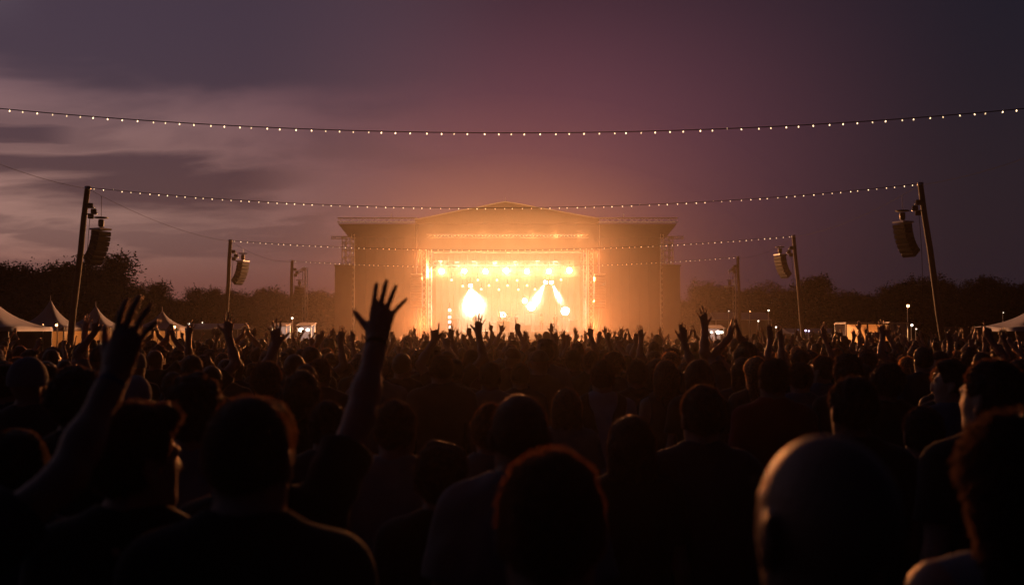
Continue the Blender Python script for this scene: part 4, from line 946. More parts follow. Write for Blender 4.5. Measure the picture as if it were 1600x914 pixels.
# ------------------------------------------------------------------ the crowd
SKINS = [(.34, .19, .13), (.28, .15, .10), (.38, .23, .16), (.19, .10, .065), (.12, .062, .04), (.33, .20, .14)]
HAIRS = {'dark brown': (.030, .018, .011), 'black': (.012, .011, .011), 'brown': (.065, .036, .019), 'fair': (.20, .13, .06), 'auburn': (.09, .03, .014)}
SHIRTS = {'black': (.018, .018, .02), 'charcoal': (.05, .05, .055), 'navy': (.02, .028, .06), 'pale grey': (.22, .22, .235), 'white': (.42, .42, .43), 'red': (.26, .022, .018), 'slate blue': (.08, .12, .19), 'olive': (.07, .075, .04), 'maroon': (.09, .02, .025), 'brown': (.09, .06, .045), 'grey': (.17, .17, .18)}
up = lambda **k: dict(wrist=(.27, .16, 1.93), pole=(1, -.3, -.4), hand='spread', u=(.03, .12, 1), n=(.1, 1, 0)) | k
POSES = [  # right arm, left arm, head yaw, female, words
    (None, None, 0, False, 'arms down'), (None, None, 22, False, 'head turned left'), (dict(wrist=(.10, .27, 1.08), pole=(.6, -.6, -.5)), dict(wrist=(.08, .29, 1.05), pole=(.6, -.6, -.5)), -6, False, 'hands in front'),
    (up(), None, 0, False, 'right hand spread'), (None, up(wrist=(.30, .2, 1.90), u=(.1, .12, 1)), 6, False, 'left hand spread'), (up(wrist=(.34, .1, 1.90), hand='open', u=(.12, .1, 1)), up(wrist=(.36, .14, 1.88), hand='open', u=(.16, .1, 1)), 0, False, 'both hands raised'),
    (up(wrist=(.26, .22, 1.80), hand='fist', u=(0, .1, 1)), None, -14, False, 'right fist raised'), (None, up(wrist=(.20, .18, 1.92), hand='horns', u=(-.04, .1, 1), n=(0, 1, 0)), 0, False, 'left horned sign'), (up(wrist=(.22, .2, 1.92), hand='point', u=(0, .1, 1)), None, 10, False, 'finger pointing up'),
    (dict(wrist=(.05, .26, 1.86), pole=(1, 0, -.8), hand='flat', u=(-.15, .2, 1), n=(-1, 0, 0)), dict(wrist=(.05, .26, 1.86), pole=(1, 0, -.8), hand='flat', u=(-.15, .2, 1), n=(-1, 0, 0)), 0, False, 'clapping overhead'),
    (None, None, -18, True, 'head turned right'), (None, None, 4, True, 'arms down'), (up(hand='open'), None, 0, True, 'right hand raised'), (None, up(hand='flat', wrist=(.16, .3, 1.88), u=(-.1, .3, 1)), 0, True, 'left hand raised'), (up(wrist=(.2, .3, 1.86), hand='relax', u=(-.05, .4, 1)), up(wrist=(.24, .25, 1.86), hand='open', u=(0, .3, 1)), -8, True, 'both hands raised'),
]
FIGS = [Figure(right=r, left=l, yaw=y, fem=f, thick=[1, 1.06, .96][i % 3], nod=[0, -3, 4][i % 3]) for i, (r, l, y, f, _) in enumerate(POSES)]
PROTO = []
for i, F in enumerate(FIGS):
    v = .011
    PROTO.append(dict(body=np_mesh('body', *F.body_mesh(v), M_SKIN), tee=np_mesh('shirt', *F.shirt_mesh(v, 'tee', i), M_CLOTH), long=np_mesh('shirt', *F.shirt_mesh(v, 'long', i + 30), M_CLOTH) if i < 4 or i in (10, 11) else None,
                      tank=np_mesh('shirt', *F.shirt_mesh(v, 'tank', i + 60), M_CLOTH) if F.fem or i in (0, 3) else None, trousers=np_mesh('trousers', *F.trousers_mesh(.016, i), M_CLOTH)))
HSTY = ['buzz', 'short', 'quiff', 'full', 'curly', 'long', 'bob', 'bun', 'ponytail', 'cap', 'beanie']
def hair_obj(style, h, seed, strands, slen):
    if style in ('cap', 'beanie'): return np_mesh('hair', *hair_mesh(style, h, seed), M_CLOTH)
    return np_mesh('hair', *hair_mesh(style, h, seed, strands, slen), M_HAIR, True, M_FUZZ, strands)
HM = {s: hair_obj(s, .007, i, 2000 if s == 'buzz' else 3000, {'long': .03, 'bob': .03, 'ponytail': .03, 'buzz': .008}  .get(s, .014)) for i, s in enumerate(HSTY)}
PLACED = []; HEADS = []
def person_from(i, x, y, height, rot, skin, hair, hcol, shirt, kind, label, group, wid=1.0):
    F, Pm = FIGS[i], PROTO[i]; s = height / 1.75
    b = link('person', Pm['body'], None, (x, y, gz(x, y)), (0, 0, rot), (*skin, 1)); b.scale = (s * wid, s * wid, s)
    props(b, label, 'person', group)
    link('shirt', Pm[kind] or Pm['tee'], b, color=(*shirt, 1)); link('trousers', Pm['trousers'], b, color=(.03, .032, .045, 1))
    if hair: link('headwear' if hair in ('cap', 'beanie') else 'hair', HM[hair], b, F.piv, F.hrot, (*hcol, 1))
    PLACED.append((x, y)); return b
def hero(px, ytop, d, label, hair='short', hcol='dark brown', skin=0, shirt='black', kind='tee', yaw=0, nod=0, right=None, left=None, fem=False, shrug=0, thick=1.0, rot=0.0, vox=.0075, strands=9000, slen=.014, x=None, height=None, wid=1.0, jaw=1.0, extra=None):
    p = P(px, ytop, d); gx = p.x if x is None else x; hgt = (p.z + .004 - (.012 if hair not in (None, 'buzz') else 0)) if height is None else height
    s = hgt / 1.75
    def loc(spec):
        if not spec or 'world' not in spec: return spec
        w = (Vector(spec['world']) - Vector((gx, d, 0))); w = Matrix.Rotation(-rot, 3, 'Z') @ w / s
        return dict(spec, wrist=(w.x, w.y, w.z))
    right = loc(right); left = loc(left)
    if left and 'world' in left: left['wrist'] = (-left['wrist'][0], left['wrist'][1], left['wrist'][2])
    F = Figure(right=right and {k: v for k, v in right.items() if k != 'world'}, left=left and {k: v for k, v in left.items() if k != 'world'}, yaw=yaw, nod=nod, fem=fem, shrug=shrug, thick=thick, jaw=jaw, hand_s=(right or left or {}).get('size', 1.0))
    b = link('person', np_mesh('body', *F.body_mesh(vox), M_SKIN), None, (gx, d, 0), (0, 0, rot), (*SKINS[skin], 1)); b.scale = (s * wid, s * wid, s)
    props(b, label, 'person', 'people standing in the near rows')
    sm = np_mesh('shirt', *F.shirt_mesh(vox, kind, int(px)), M_CLOTH)
    link('shirt', sm, b, color=(*SHIRTS[shirt], 1)); link('trousers', np_mesh('trousers', *F.trousers_mesh(.016, 3), M_CLOTH), b, color=(.03, .032, .045, 1))
    if hair:
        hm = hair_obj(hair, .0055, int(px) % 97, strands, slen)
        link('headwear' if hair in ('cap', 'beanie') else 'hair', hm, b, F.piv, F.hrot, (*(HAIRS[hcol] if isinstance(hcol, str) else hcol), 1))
    if extra: extra(b, F, sm)
    PLACED.append((gx, d)); HEADS.append((800 + gx / d * FPX, d)); return b
def band(b, F, sm):      # dark fabric wristband on the raised right arm
    sh, el, wr = F.arm[1]; a = (wr - el).normalized()
    V, Q = solid([('cap', wr - a * .045, wr + a * .002, .034, .034, .01)], .006, cuts=[lambda X, Y, Z: (X - wr.x) * a.x + (Y - wr.y) * a.y + (Z - wr.z) * a.z, lambda X, Y, Z: -((X - wr.x) * a.x + (Y - wr.y) * a.y + (Z - wr.z) * a.z) - .042])
    link('wristband', np_mesh('wristband', V, Q, M_CLOTH), b, color=(.012, .014, .016, 1))
def band_blue(b, F, sm):
    sh, el, wr = F.arm[1]; a = (wr - el).normalized()
    V, Q = solid([('cap', wr - a * .05, wr - a * .01, .0345, .034, .01)], .006, cuts=[lambda X, Y, Z: (X - wr.x) * a.x + (Y - wr.y) * a.y + (Z - wr.z) * a.z + .012, lambda X, Y, Z: -((X - wr.x) * a.x + (Y - wr.y) * a.y + (Z - wr.z) * a.z) - .045])
    link('wristband', np_mesh('wristband', V, Q, M_CLOTH), b, color=(.03, .07, .16, 1))
def back_print(b, F, sm):  # faded print across the shoulder blades
    n = len(sm.vertices); V = np.empty(n * 3, np.float32); sm.vertices.foreach_get('co', V); V = V.reshape(-1, 3)
    Q = np.empty(len(sm.polygons) * 4, np.int32); sm.polygons.foreach_get('vertices', Q); Q = Q.reshape(-1, 4); c = V[Q].mean(1)
    nn = np.cross(V[Q[:, 1]] - V[Q[:, 0]], V[Q[:, 3]] - V[Q[:, 0]]); nn /= np.linalg.norm(nn, axis=1)[:, None] + 1e-9
    m = (np.abs(c[:, 0] - .01) < .13) & (c[:, 2] > 1.10) & (c[:, 2] < 1.30) & (nn[:, 1] < -.4)
    q = Q[m]; ids = np.unique(q); mp_ = np.zeros(n, int); mp_[ids] = np.arange(len(ids)); v = V[ids].copy(); v[:, 1] -= .003
    pm, nt, bs = new_mat('faded_back_print'); tc = N(nt, 'ShaderNodeTexCoord'); wv = N(nt, 'ShaderNodeTexWave', Scale=14.0, Distortion=2.0, Detail=3.0); nt.links.new(tc.outputs['Object'], wv.inputs['Vector'])
    rp = N(nt, 'ShaderNodeValToRGB'); rp.color_ramp.elements[0].color = (.02, .02, .022, 1); rp.color_ramp.elements[1].color = (.20, .20, .21, 1); nt.links.new(wv.outputs[0], rp.inputs[0]); nt.links.new(rp.outputs[0], bs.inputs['Base Color']); bs.inputs['Roughness'].default_value = .85
    link('back_print', np_mesh('back_print', v, mp_[q], pm), b)

hero(860, 716, 1.68, 'close-cropped head low in the centre, nearest of all in the middle', 'short', (.070, .033, .018), 0, 'charcoal', vox=.006, strands=26000, slen=.0125)
hero(812, 622, 2.95, 'round cropped head with thin amber rim, directly behind the nearest centre head', 'buzz', 'dark brown', 1, 'pale grey', vox=.007, strands=9000, slen=.008)
hero(1292, 683, 1.30, 'bald headed person close on the right, left edge glowing orange', None, skin=3, shirt='black', yaw=14, vox=.006, wid=1.03)
hero(1592, 668, 1.84, 'person with wavy bob at the lower right edge in pale sleeveless top', 'bob', 'black', 0, 'pale grey', 'tank', fem=True, yaw=12, shrug=.05, vox=.006, strands=16000, slen=.03)
hero(1097, 607, 4.1, 'short haired person in navy shirt right of centre, upright shoulders', 'short', 'dark brown', 0, 'navy', 'long', yaw=8)
hero(390, 628, 2.05, 'close-cropped person lower left in black shirt with faded back print', 'buzz', 'brown', 2, 'black', yaw=-8, vox=.006, strands=16000, slen=.009, extra=back_print)
hero(210, 645, 2.45, 'quiffed person lower left looking right, cheek lit orange', 'quiff', 'black', 0, 'black', yaw=-42, vox=.006, strands=14000, slen=.02)
hero(412, 629, 2.72, 'person raising a spread right hand with dark wristband before the stage', 'short', 'dark brown', 0, 'black', yaw=-4, vox=.0055, strands=8000, extra=band,
     right=dict(world=tuple(P(590, 531, 3.05)), pole=(1, -.3, -.75), hand='spread', u=(.145, .22, 1), n=(.05, 1, -.2), size=.95))
hero(0, 0, 1.95, 'person out at left whose blurred raised arm crosses the corner', 'short', 'dark brown', 1, 'charcoal', x=-1.27, height=1.76, vox=.006, strands=3000, extra=band_blue,
     right=dict(world=tuple(P(180, 588, 2.30)), pole=(.2, -.6, -1), hand='open', u=(.22, .15, 1), n=(.1, 1, -.1), size=.97))
hero(1331, 593, 4.0, 'dark cropped head right of centre, left edge rimmed orange', 'short', 'black', 3, 'black', yaw=10)
hero(1550, 568, 3.55, 'broad head at right edge turned left with orange lit cheek', 'short', 'dark brown', 0, 'black', yaw=30)
hero(1490, 568, 5.9, 'flat topped person in slate blue tee at right, face in profile to the left', 'quiff', 'black', 2, 'slate blue', yaw=58)
hero(1208, 563, 6.0, 'person in dark red shirt right of centre', 'short', 'black', 1, 'red', yaw=8)
hero(306, 598, 3.5, 'full haired person in pale shirt between the two nearest left heads', 'full', 'black', 1, 'pale grey', yaw=-6)
hero(512, 630, 4.5, 'flat topped dark head just left of the raised forearm', 'short', 'black', 3, 'charcoal', yaw=-8)
hero(767, 633, 4.3, 'narrow head with hair tied up, half hidden by the cropped centre head', 'bun', 'brown', 0, 'grey', fem=True, yaw=-4)
hero(473, 584, 5.6, 'tall narrow dark head left of the raised forearm, no rim on top', 'bob', 'black', 1, 'black', fem=True)
hero(417, 568, 6.1, 'dark head with glowing right edge below a spread left hand', 'short', 'dark brown', 0, 'charcoal', yaw=-10)
hero(500, 562, 7.6, 'dark oval head with lit right ear behind the narrow head', 'buzz', 'black', 3, 'brown', yaw=-10)
hero(690, 556, 7.8, 'broad shouldered person in dark brown tee left of centre', 'buzz', 'dark brown', 1, 'brown', thick=1.15, wid=1.08)
hero(766, 568, 8.1, 'person in pale grey tee left of centre, back of round head', 'short', 'black', 3, 'pale grey', wid=1.04)
hero(738, 548, 10.4, 'person with smooth oval dark head behind the pale grey tee', 'buzz', 'black', 4, 'maroon')
hero(813, 569, 8.9, 'slim necked person at centre with light rim on the ears', 'short', 'dark brown', 0, 'charcoal')
hero(843, 548, 9.4, 'person in a cap near centre, right of the slim necked one', 'cap', (.05, .05, .06), 0, 'brown')
hero(860, 538, 12.5, 'round dark head just right of the cap near centre', 'full', 'black', 1, 'maroon')
hero(941, 565, 7.2, 'person with pale V at the back of a black vest, right of centre', 'short', 'dark brown', 0, 'white',
     extra=lambda b, F, sm: link('vest', np_mesh('vest', *solid([q for q in F.torso], .009, inflate=.022, cuts=[lambda X, Y, Z: .86 - Z], subs=[('ell', (0, -.05, 1.50), (.105, .2, .15), .01), ('ell', (0, -.1, 1.36), (.05, .2, .12), .03)] + [('ell', (sg * .235, 0, 1.36), (.075, .2, .16), .004) for sg in (-1, 1)]), M_CLOTH), b, color=(.015, .015, .017, 1)))
hero(895, 548, 10.8, 'dark head with long neck between the cap and the pale V', 'short', 'black', 1, 'brown')
hero(923, 550, 10.6, 'short haired person with faint rim right of the long necked one', 'short', 'brown', 0, 'olive', yaw=6)
hero(958, 553, 9.7, 'curly haired person behind the pale V', 'curly', 'brown', 0, 'charcoal', fem=True)
hero(995, 565, 8.3, 'dark head in black hooded top right of the pale V', 'short', 'black', 3, 'black', 'long', yaw=12)
hero(1040, 567, 7.8, 'long haired person right of centre, left edge of hair glowing', 'long', 'brown', 0, 'charcoal', 'tank', fem=True)
hero(1091, 566, 7.3, 'long haired person behind the navy shirt', 'long', 'dark brown', 0, 'black', fem=True)
hero(1051, 545, 11.5, 'oval dark head between the two long haired ones', 'buzz', 'black', 4, 'navy')
hero(1160, 562, 8.4, 'long black haired person left of the fair haired one', 'long', 'black', 1, 'navy', fem=True)
hero(1182, 562, 7.9, 'fair long haired person beside the red shirt', 'long', 'fair', 2, 'charcoal', fem=True, yaw=24)
hero(1286, 558, 8.4, 'person in slate blue shirt right of the red shirt, head turned left', 'short', 'brown', 0, 'slate blue', 'long', yaw=40)
hero(1323, 560, 7.0, 'dark head directly behind the orange rimmed cropped head', 'full', 'black', 1, 'black')
hero(1385, 572, 6.4, 'curly dark head right of the orange rimmed cropped head', 'curly', 'black', 3, 'black', yaw=14)
hero(1250, 568, 7.4, 'person in pale slate top between red and blue shirts', 'short', 'dark brown', 0, 'slate blue')
hero(45, 569, 5.5, 'person in grey beanie far left with lit cheek edge', 'beanie', (.20, .20, .22), 0, 'charcoal', yaw=-24)
hero(73, 573, 6.6, 'dark head with rimmed right ear beside the grey beanie', 'short', 'black', 1, 'black', yaw=-18)
hero(13, 572, 6.0, 'dark head at the left edge with lit right cheek', 'short', 'dark brown', 0, 'navy', yaw=-20)
hero(122, 583, 3.9, 'broad curly dark head behind the blurred raised arm', 'curly', 'black', 3, 'black', yaw=-10)
hero(214, 596, 6.0, 'fair haired head between blurred arm and full haired person', 'beanie', (.28, .28, .33), 0, 'slate blue')
hero(885, 640, 6.2, 'short person in pale tee low at centre right', 'bob', 'dark brown', 0, 'grey', fem=True, height=1.58)
hero(618, 628, 4.1, 'person in pale shirt whose head hides behind the raised forearm', 'short', 'black', 1, 'pale grey', height=1.66)
hero(30, 690, 2.9, 'dark shouldered person at the lower left under the blurred arm', 'short', 'black', 1, 'navy', height=1.66)
hero(985, 655, 4.0, 'short dark person low between the nearest centre head and navy shirt', 'bob', 'black', 0, 'black', fem=True, height=1.60)
hero(1440, 640, 4.3, 'short dark person between the bald head and slate blue tee', 'short', 'black', 1, 'black', height=1.62)
hero(690, 690, 3.4, 'short dark haired person low left of the cropped centre head', 'full', 'black', 1, 'black', height=1.56)

# people placed by their raised hands
LIM = []
def by_hand(px, py, d, pose, label, hair='short', hcol='black', shirt='charcoal', skin=0, sc=None, rot=0.0, sidearm=None):
    F = FIGS[pose]; hs = [h for h in F.hands if h[0].z > 1.6]; h = hs[0] if sidearm is None else [q for q in hs if q[3] == sidearm][0]
    q = h[0] + Vector(h[1]) * .06; q = Matrix.Rotation(rot, 3, 'Z') @ q
    t = P(px, py, d); s = t.z / q.z if sc is None else sc; s = max(.90, min(1.10, s)); d2 = d
    x, y = t.x - q.x * s, d2 - q.y * s
    person_from(pose, x, y, 1.75 * s, rot, SKINS[skin], hair, HAIRS[hcol], SHIRTS[shirt], 'tee', label, 'people with raised hands')
by_hand(357, 512, 8.4, 3, 'person left of the stalls raising a hand with spread fingers', 'short', 'black', 'charcoal', rot=R(10))
by_hand(431, 525, 7.0, 4, 'person raising a wide spread left hand before the pale stall', 'short', 'black', 'navy', rot=R(-8))
by_hand(679, 523, 9.0, 7, 'person making a horned hand sign at the left stage edge', 'short', 'black', 'brown')
by_hand(705, 520, 13, 3, 'person with open hand high just left of the spread hand', 'short', 'brown', 'maroon', 1)
by_hand(748, 511, 9.6, 3, 'person with spread hand highest against the bright stage', 'short', 'dark brown', 'black', 1, rot=R(-12))
by_hand(724, 526, 17, 8, 'person pointing one finger up between two open hands', 'short', 'black', 'olive')
by_hand(797, 527, 20, 8, 'distant person pointing up at the middle of the stage', 'short', 'black', 'maroon')
by_hand(768, 527, 17, 13, 'person with limp raised hand left of mid stage', 'bob', 'brown', 'brown')
by_hand(868, 526, 14, 4, 'person with slanted open hand right of mid stage', 'short', 'black', 'brown', rot=R(14))
by_hand(887, 531, 15, 13, 'person stretching a slim flat arm right of mid stage', 'long', 'brown', 'maroon', rot=R(16))
by_hand(923, 519, 13.5, 3, 'person with tall narrow raised hand by the right truss leg', 'short', 'black', 'brown', 1)
by_hand(937, 526, 16, 13, 'person with a flat raised hand just right of the truss leg', 'bob', 'black', 'maroon')
by_hand(951, 525, 15, 5, 'person with both open hands up right of the truss leg', 'short', 'dark brown', 'brown', 3)
by_hand(1001, 522, 13, 4, 'person with hand raised before the right stage wing', 'short', 'black', 'black', rot=R(12))
by_hand(1068, 522, 8.8, 12, 'person with large dark open hand at the right stage corner', 'bob', 'black', 'black', 1)
by_hand(1100, 500, 9.6, 4, 'person in pale tee stretching a left arm highest right of stage', 'short', 'black', 'pale grey', rot=R(14))
by_hand(1153, 517, 9.5, 9, 'person clapping hands overhead right of the stage', 'short', 'black', 'black')
by_hand(1203, 522, 10.5, 13, 'person with flat slanted hand below three white lamps', 'long', 'black', 'charcoal', rot=R(15))
by_hand(1219, 524, 12, 4, 'person with slanted hand right of the flat one', 'short', 'brown', 'black', rot=R(15))
by_hand(533, 526, 10.5, 5, 'person with both hands crossed high left of the raised forearm', 'short', 'brown', 'charcoal')
by_hand(551, 527, 13, 12, 'person with small open hand touching the raised forearm', 'bob', 'dark brown', 'brown')
by_hand(487, 533, 14, 6, 'person with raised fist right of the two-lamp stall', 'short', 'black', 'olive')
by_hand(502, 527, 15, 13, 'person with slim raised hand right of the two-lamp stall', 'long', 'brown', 'black')
by_hand(613, 532, 17, 7, 'person with tilted horned sign right of the raised forearm', 'short', 'black', 'maroon')
by_hand(640, 530, 19, 3, 'person with open hand before the left stage wing', 'short', 'black', 'olive')
by_hand(100, 536, 16, 14, 'person with bent raised arms before the glowing second tent', 'bun', 'brown', 'charcoal')
by_hand(1371, 523, 17, 14, 'person with arms bent up before the orange booth', 'bun', 'black', 'black')
by_hand(1342, 527, 19, 4, 'person with thin raised hand before the orange booth', 'short', 'black', 'olive')

# everyone else near enough to tell apart: a jittered grid filled from the front, 300 people in all
g = random.Random(21)
SECT = [(70, 'at far left'), (290, 'before the pagoda tents'), (530, 'before the food stalls'), (660, 'before left stage wing'), (790, 'below left stage half'), (920, 'below right stage half'), (1060, 'before right stage wing'), (1230, 'below the three white lamps'), (1430, 'before the orange booth'), (9999, 'by the right pole')]
BANDS = [(6, 'in the near rows'), (9, 'few rows back'), (13, 'in the middle rows'), (17, 'farther back'), (99, 'deep in crowd')]
HW = {'buzz': 'cropped hair', 'short': 'short hair', 'quiff': 'swept up hair', 'full': 'thick hair', 'curly': 'curly hair', 'long': 'long hair', 'bob': 'bobbed hair', 'bun': 'hair in a bun', 'ponytail': 'a ponytail', 'cap': 'a cap', 'beanie': 'a beanie'}
cand = []
y = 4.7; row = 0
while y < 60:
    st = .66 + .006 * y; hw = y * .53 + 1.0; x = -hw + (row % 2) * st * .5
    while x < hw:
        cand.append((x + g.uniform(-.17, .17), y + g.uniform(-.16, .16))); x += st * g.uniform(.9, 1.25)
    y += .62 + .012 * y; row += 1
def far_ok(x, y):
    px = 800 + x / y * FPX
    if y > 17 and px < 150 or y > 24 and px < 300 or y > 30 and px > 1290:      # thinner edges of the crowd, in front of the tents and the booth
        if g.random() > .06: return False
    if y < 9.5 and any(d > y and abs(px - q) < (.11 / y + .10 / d) * FPX for q, d in HEADS): return False
    return all((x - a) ** 2 + (y - b) ** 2 > .40 ** 2 for a, b in PLACED)
used, cnt = set(), len(PLACED); rest = []
for x, y in sorted(cand, key=lambda q: q[1]):
    if not far_ok(x, y): continue
    if cnt >= 300 or y > 30: rest.append((x, y)); continue
    upch = 0 if y < 10 else .28
    if g.random() < upch: pose = g.choice([3, 4, 5, 6, 6, 7, 8, 9, 12, 13, 14, 9])
    else: pose = g.choice([0, 1, 2, 10, 11, 0, 1])
    fem = POSES[pose][3]
    hair = g.choice(['long', 'bob', 'bun', 'ponytail', 'long', 'bob', 'curly'] if fem else ['buzz', 'short', 'short', 'quiff', 'full', 'curly', 'cap', 'short', 'beanie', 'buzz'])
    hc = g.choice(['black', 'dark brown', 'brown', 'black', 'dark brown', 'fair', 'auburn']); sc = g.choice(['black', 'black', 'charcoal', 'charcoal', 'navy', 'grey', 'slate blue', 'olive', 'maroon', 'brown', 'pale grey', 'black'])
    kind = g.choice(['tee', 'tee', 'tee', 'long', 'tank']); kind = kind if PROTO[pose][kind] else 'tee'
    ppx = 800 + x / y * FPX; sec = next(w for l, w in SECT if ppx < l); bd = next(w for l, w in BANDS if y < l)
    hcw = HW[hair] if hair in ('cap', 'beanie') else (hc + ' ' + HW[hair].replace('a ', ''))
    kw = {'tee': 'tee', 'long': 'longsleeve', 'tank': 'vest'}[kind]
    lab = f'{hcw}, {sc} {kw}' + ('' if POSES[pose][4] == 'arms down' else f', {POSES[pose][4]}') + f', {sec}, {bd}'
    if len(lab.replace(',', '').split()) > 16: lab = lab.replace(hcw, HW[hair].replace('a ', ''))
    used.add(lab)
    hgt = g.gauss(1.61, .05) if fem else g.gauss(1.70, .06); hgt = min(hgt, 1.84 if y > 6 else 1.74)
    hcol = HAIRS[hc] if hair not in ('cap', 'beanie') else g.choice([(.03, .03, .035), (.1, .03, .03), (.2, .2, .21), (.03, .04, .08)])
    person_from(pose, x, y, hgt, math.atan2(x - SCX, 100 - y) * 1.0 + g.uniform(-.25, .25), g.choice(SKINS), hair, hcol, SHIRTS[sc], kind, lab, 'people standing in the crowd', g.uniform(.95, 1.06)); cnt += 1

# the far crowd, out to the stage barrier, reads as one mass
def far_crowd(rest):
    y = max(q[1] for q in rest); row = 0
    pts = [q for q in rest]
    y = 60.0
    while y < 97.5:
        st = 1.0; hw = min(y * .53 + 1, 30 if y < 66 else 20.5); x = -hw
        while x < hw: pts.append((x + g.uniform(-.3, .3), y + g.uniform(-.3, .3))); x += st * g.uniform(.85, 1.2)
        y += 1.25
    pts = [p for p in pts if not (p[1] > 53 and abs(p[0]) > 19.5 + (p[1] < 57) * 4)]
    def lod(i, vb, vh, fat, style):
        F = FIGS[i]; parts = []
        V, Q = solid(F.prims(False), vb); parts.append((V, Q, 0))
        V, Q = solid(list(F.torso) + F.sleeve[1][:1] + F.sleeve[-1][:1], vb, inflate=.016, cuts=[lambda X, Y, Z: .95 - Z]); parts.append((V, Q, 1))
        for k in (0, 1):
            if F.hands[k][0].z > 1.5: V, Q = solid(F.hand(k, fat), vh); parts.append((V, Q, 0))
        V, Q = hair_mesh(style, vb * .62, i); M = np.array(F.M); V = V @ M.T + np.array(F.piv); parts.append((V, Q, 2))
        n = 0; VV, QQ, CC = [], [], []
        for V, Q, c in parts:
            keep = np.ones(len(Q), bool)
            if c == 0 and len(V) and V[:, 2].min() < 1.2: keep = V[Q][:, :, 2].min(1) > .95
            Q = Q[keep]; u, inv = np.unique(Q, return_inverse=True); VV.append(V[u]); QQ.append(inv.reshape(-1, 4) + n); CC.append(np.full(len(u), c)); n += len(u)
        return np.concatenate(VV), np.concatenate(QQ), np.concatenate(CC)
    styles = ['short', 'buzz', 'full', 'short', 'short', 'quiff', 'short', 'full', 'short', 'buzz', 'long', 'bob', 'bob', 'long', 'bun']
    L1 = [lod(i, .030, .0115, 1.15, styles[i]) for i in range(15)]; L2 = [lod(i, .046, .017, 1.5, styles[i]) for i in range(15)]
    AV, AQ, AC = [], [], []; n = 0; rg = np.random.default_rng(5)
    for x, y in pts:
        d = y; pose = g.choice([3, 4, 5, 6, 6, 7, 8, 9, 12, 13, 14, 8]) if g.random() < (.27 if d < 45 else .17) else g.choice([0, 1, 2, 10, 11])
        V, Q, C = (L1 if d < 45 else L2)[pose]
        s = (g.gauss(1.60, .05) if POSES[pose][3] else g.gauss(1.68, .06)) / 1.75
        if g.random() < .03: s *= 1.10
        a = math.atan2(x - SCX, 100 - y) + g.uniform(-.4, .4); c_, s_ = math.cos(a), math.sin(a)
        lean = g.uniform(-.06, .06); W = np.empty_like(V); W[:, 2] = V[:, 2] * s; vx = V[:, 0] * s + lean * (W[:, 2] - 1.0); vy = V[:, 1] * s
        W[:, 0] = vx * c_ - vy * s_ + x; W[:, 1] = vx * s_ + vy * c_ + y; W[:, 2] += gz(x, y)
        pal = np.array([g.choice(SKINS), SHIRTS[g.choice(['black', 'charcoal', 'navy', 'grey', 'slate blue', 'olive', 'maroon', 'brown', 'pale grey', 'black'])], HAIRS[g.choice(list(HAIRS))]])
        AV.append(W); AQ.append(Q + n); AC.append(pal[C]); n += len(V)
    V = np.concatenate(AV); Q = np.concatenate(AQ); C = np.concatenate(AC); me = np_mesh('crowd', V, Q, M_CROWD)
    at = me.color_attributes.new('tint', 'FLOAT_COLOR', 'POINT'); c4 = np.ones((len(C), 4), np.float32); c4[:, :3] = C; at.data.foreach_set('color', c4.ravel())
    print('far crowd', len(pts), 'people', len(Q), 'faces')
    props(link('crowd', me), 'dense far crowd with raised hands filling the field up to the stage', 'crowd', kind='stuff')
far_crowd(rest)

# the band
for k, (px, d, pose, lab) in enumerate([(742, 102.5, 2, 'singer at the microphone left of centre stage'), (806, 106, 0, 'musician standing behind the keyboard at centre stage'), (846, 102.5, 2, 'guitarist right of centre stage'), (868, 104, 1, 'bass player at the right of the stage')]):
    x = P(px, 500, d).x; b = person_from(pose, x, d, 1.76, PI + .2 * k - .3, SKINS[k % 3], ['short', 'full', 'long', 'short'][k], HAIRS['black'], SHIRTS[['black', 'charcoal', 'white', 'black'][k]], 'tee', lab, 'band on stage'); b.location.z = 1.802
def drum(loc):
    t = thing('drum_kit', 'drum kit on the riser at centre stage', 'drums', loc)
    for n_, c, r, h, rx in (('bass_drum', (0, -.3, .32), .3, .42, 90), ('snare_drum', (.42, .1, .62), .18, .16, 0), ('rack_tom', (-.2, -.15, .82), .16, .22, 18), ('rack_tom', (.2, -.15, .82), .16, .22, 18), ('floor_tom', (-.6, .15, .45), .21, .4, 0)):
        m = MB(); m.lathe([(.001, -h / 2), (r, -h / 2), (r, h / 2), (r * .97, h / 2 + .01), (.001, h / 2 + .01)], c, 18, Euler((R(rx), 0, 0)).to_matrix()); m.build(n_, mat_plain('drum_lacquer', (.25, .03, .03), .25), t, True)
    for x, y, z in ((-.7, -.2, 1.15), (.7, -.2, 1.2), (.85, .25, .9)):
        m = MB(); m.lathe([(.001, .02), (.22, 0), (.001, -.004)], (x, y, z), 18); m.tube([(x, y, 0), (x, y, z)], .015, 5); m.build('cymbal', mat_plain('bronze', (.6, .42, .16), .3, 1), t, True)
drum((SCX - .3, 108, 2.71))
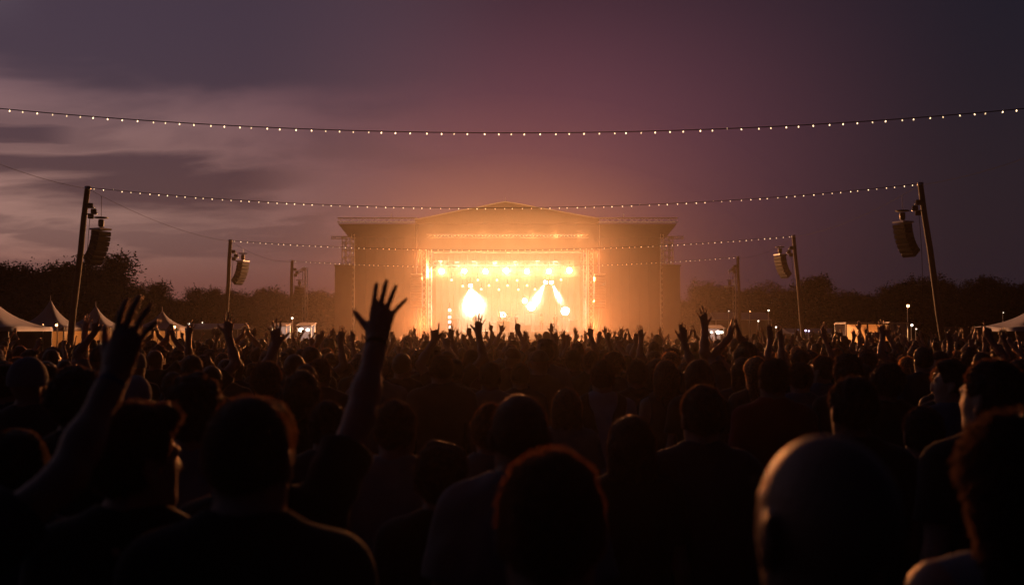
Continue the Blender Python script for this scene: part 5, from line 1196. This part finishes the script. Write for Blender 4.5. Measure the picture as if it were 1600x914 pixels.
for k, (px, w, h, lab) in enumerate([(786, 1.3, 1.0, 'wide speaker cabinet under the drum riser left of centre'), (818, 1.5, .62, 'low flight case at the stage front right of centre'), (711, .9, 1.3, 'tall guitar amplifier stack at stage left'), (896, .9, 1.2, 'tall bass amplifier stack at stage right')]):
    d = 100.6 if k < 2 else 105; t = thing('amplifier' if k != 1 else 'flight_case', lab, 'stage gear', (P(px, 510, d).x, d, 1.802))
    m = MB(); m.box((0, 0, h / 2), (w, .5, h), bev=.03); m.build('cabinet', M_BLACK, t); m = MB(); m.box((0, -.26, h / 2), (w * .9, .02, h * .86)); m.build('grille', M_GRILLE, t)
    m = MB()
    for sx in (-1, 1): m.box((sx * (w / 2 + .012), 0, h * .7), (.02, .16, .05))
    m.build('handle', M_STEEL, t)
for px, d in ((738, 101.6), (846, 101.6), (868, 103.0)):
    t = thing('microphone_stand', f'slim microphone stand before the {"singer" if px == 738 else ("guitarist" if px == 846 else "bass player")}', 'microphone stand', (P(px, 510, d).x, d, 1.802))
    m = MB(); m.lathe([(.001, .03), (.15, .02), (.16, 0)], (0, 0, 0), 12); m.build('base', M_BLACK, t); m = MB(); m.tube([(0, 0, 0), (0, 0, 1.35), (0, .25, 1.55)], .014, 5); m.build('pole', M_STEEL, t); m = MB(); m.lathe([(.001, .09), (.03, .06), (.02, -.06), (.001, -.07)], (0, .28, 1.58), 8, Euler((R(-60), 0, 0)).to_matrix()); m.build('microphone', M_BLACK, t)
for k in range(16):     # crowd barrier in front of the stage
    x = SCX - 15 + 2 * k
    t = thing('crowd_barrier', 'steel crowd barrier section in the line before the stage', 'barrier', (x, 98.4, gz(x, 98.4)), 0, 'barrier line before the stage')
    m = MB(); m.tube([(-.98, 0, .05), (-.98, 0, 1.15), (.98, 0, 1.15), (.98, 0, .05)], .03, 6); m.box((0, 0, .6), (1.9, .03, 1.0)); m.build('panel', M_STEEL, t)
    m = MB()
    for sx in (-.7, .7): m.tube([(sx, .03, 1.0), (sx, .9, .03)], .025, 5)
    m.build('brace', M_STEEL, t)
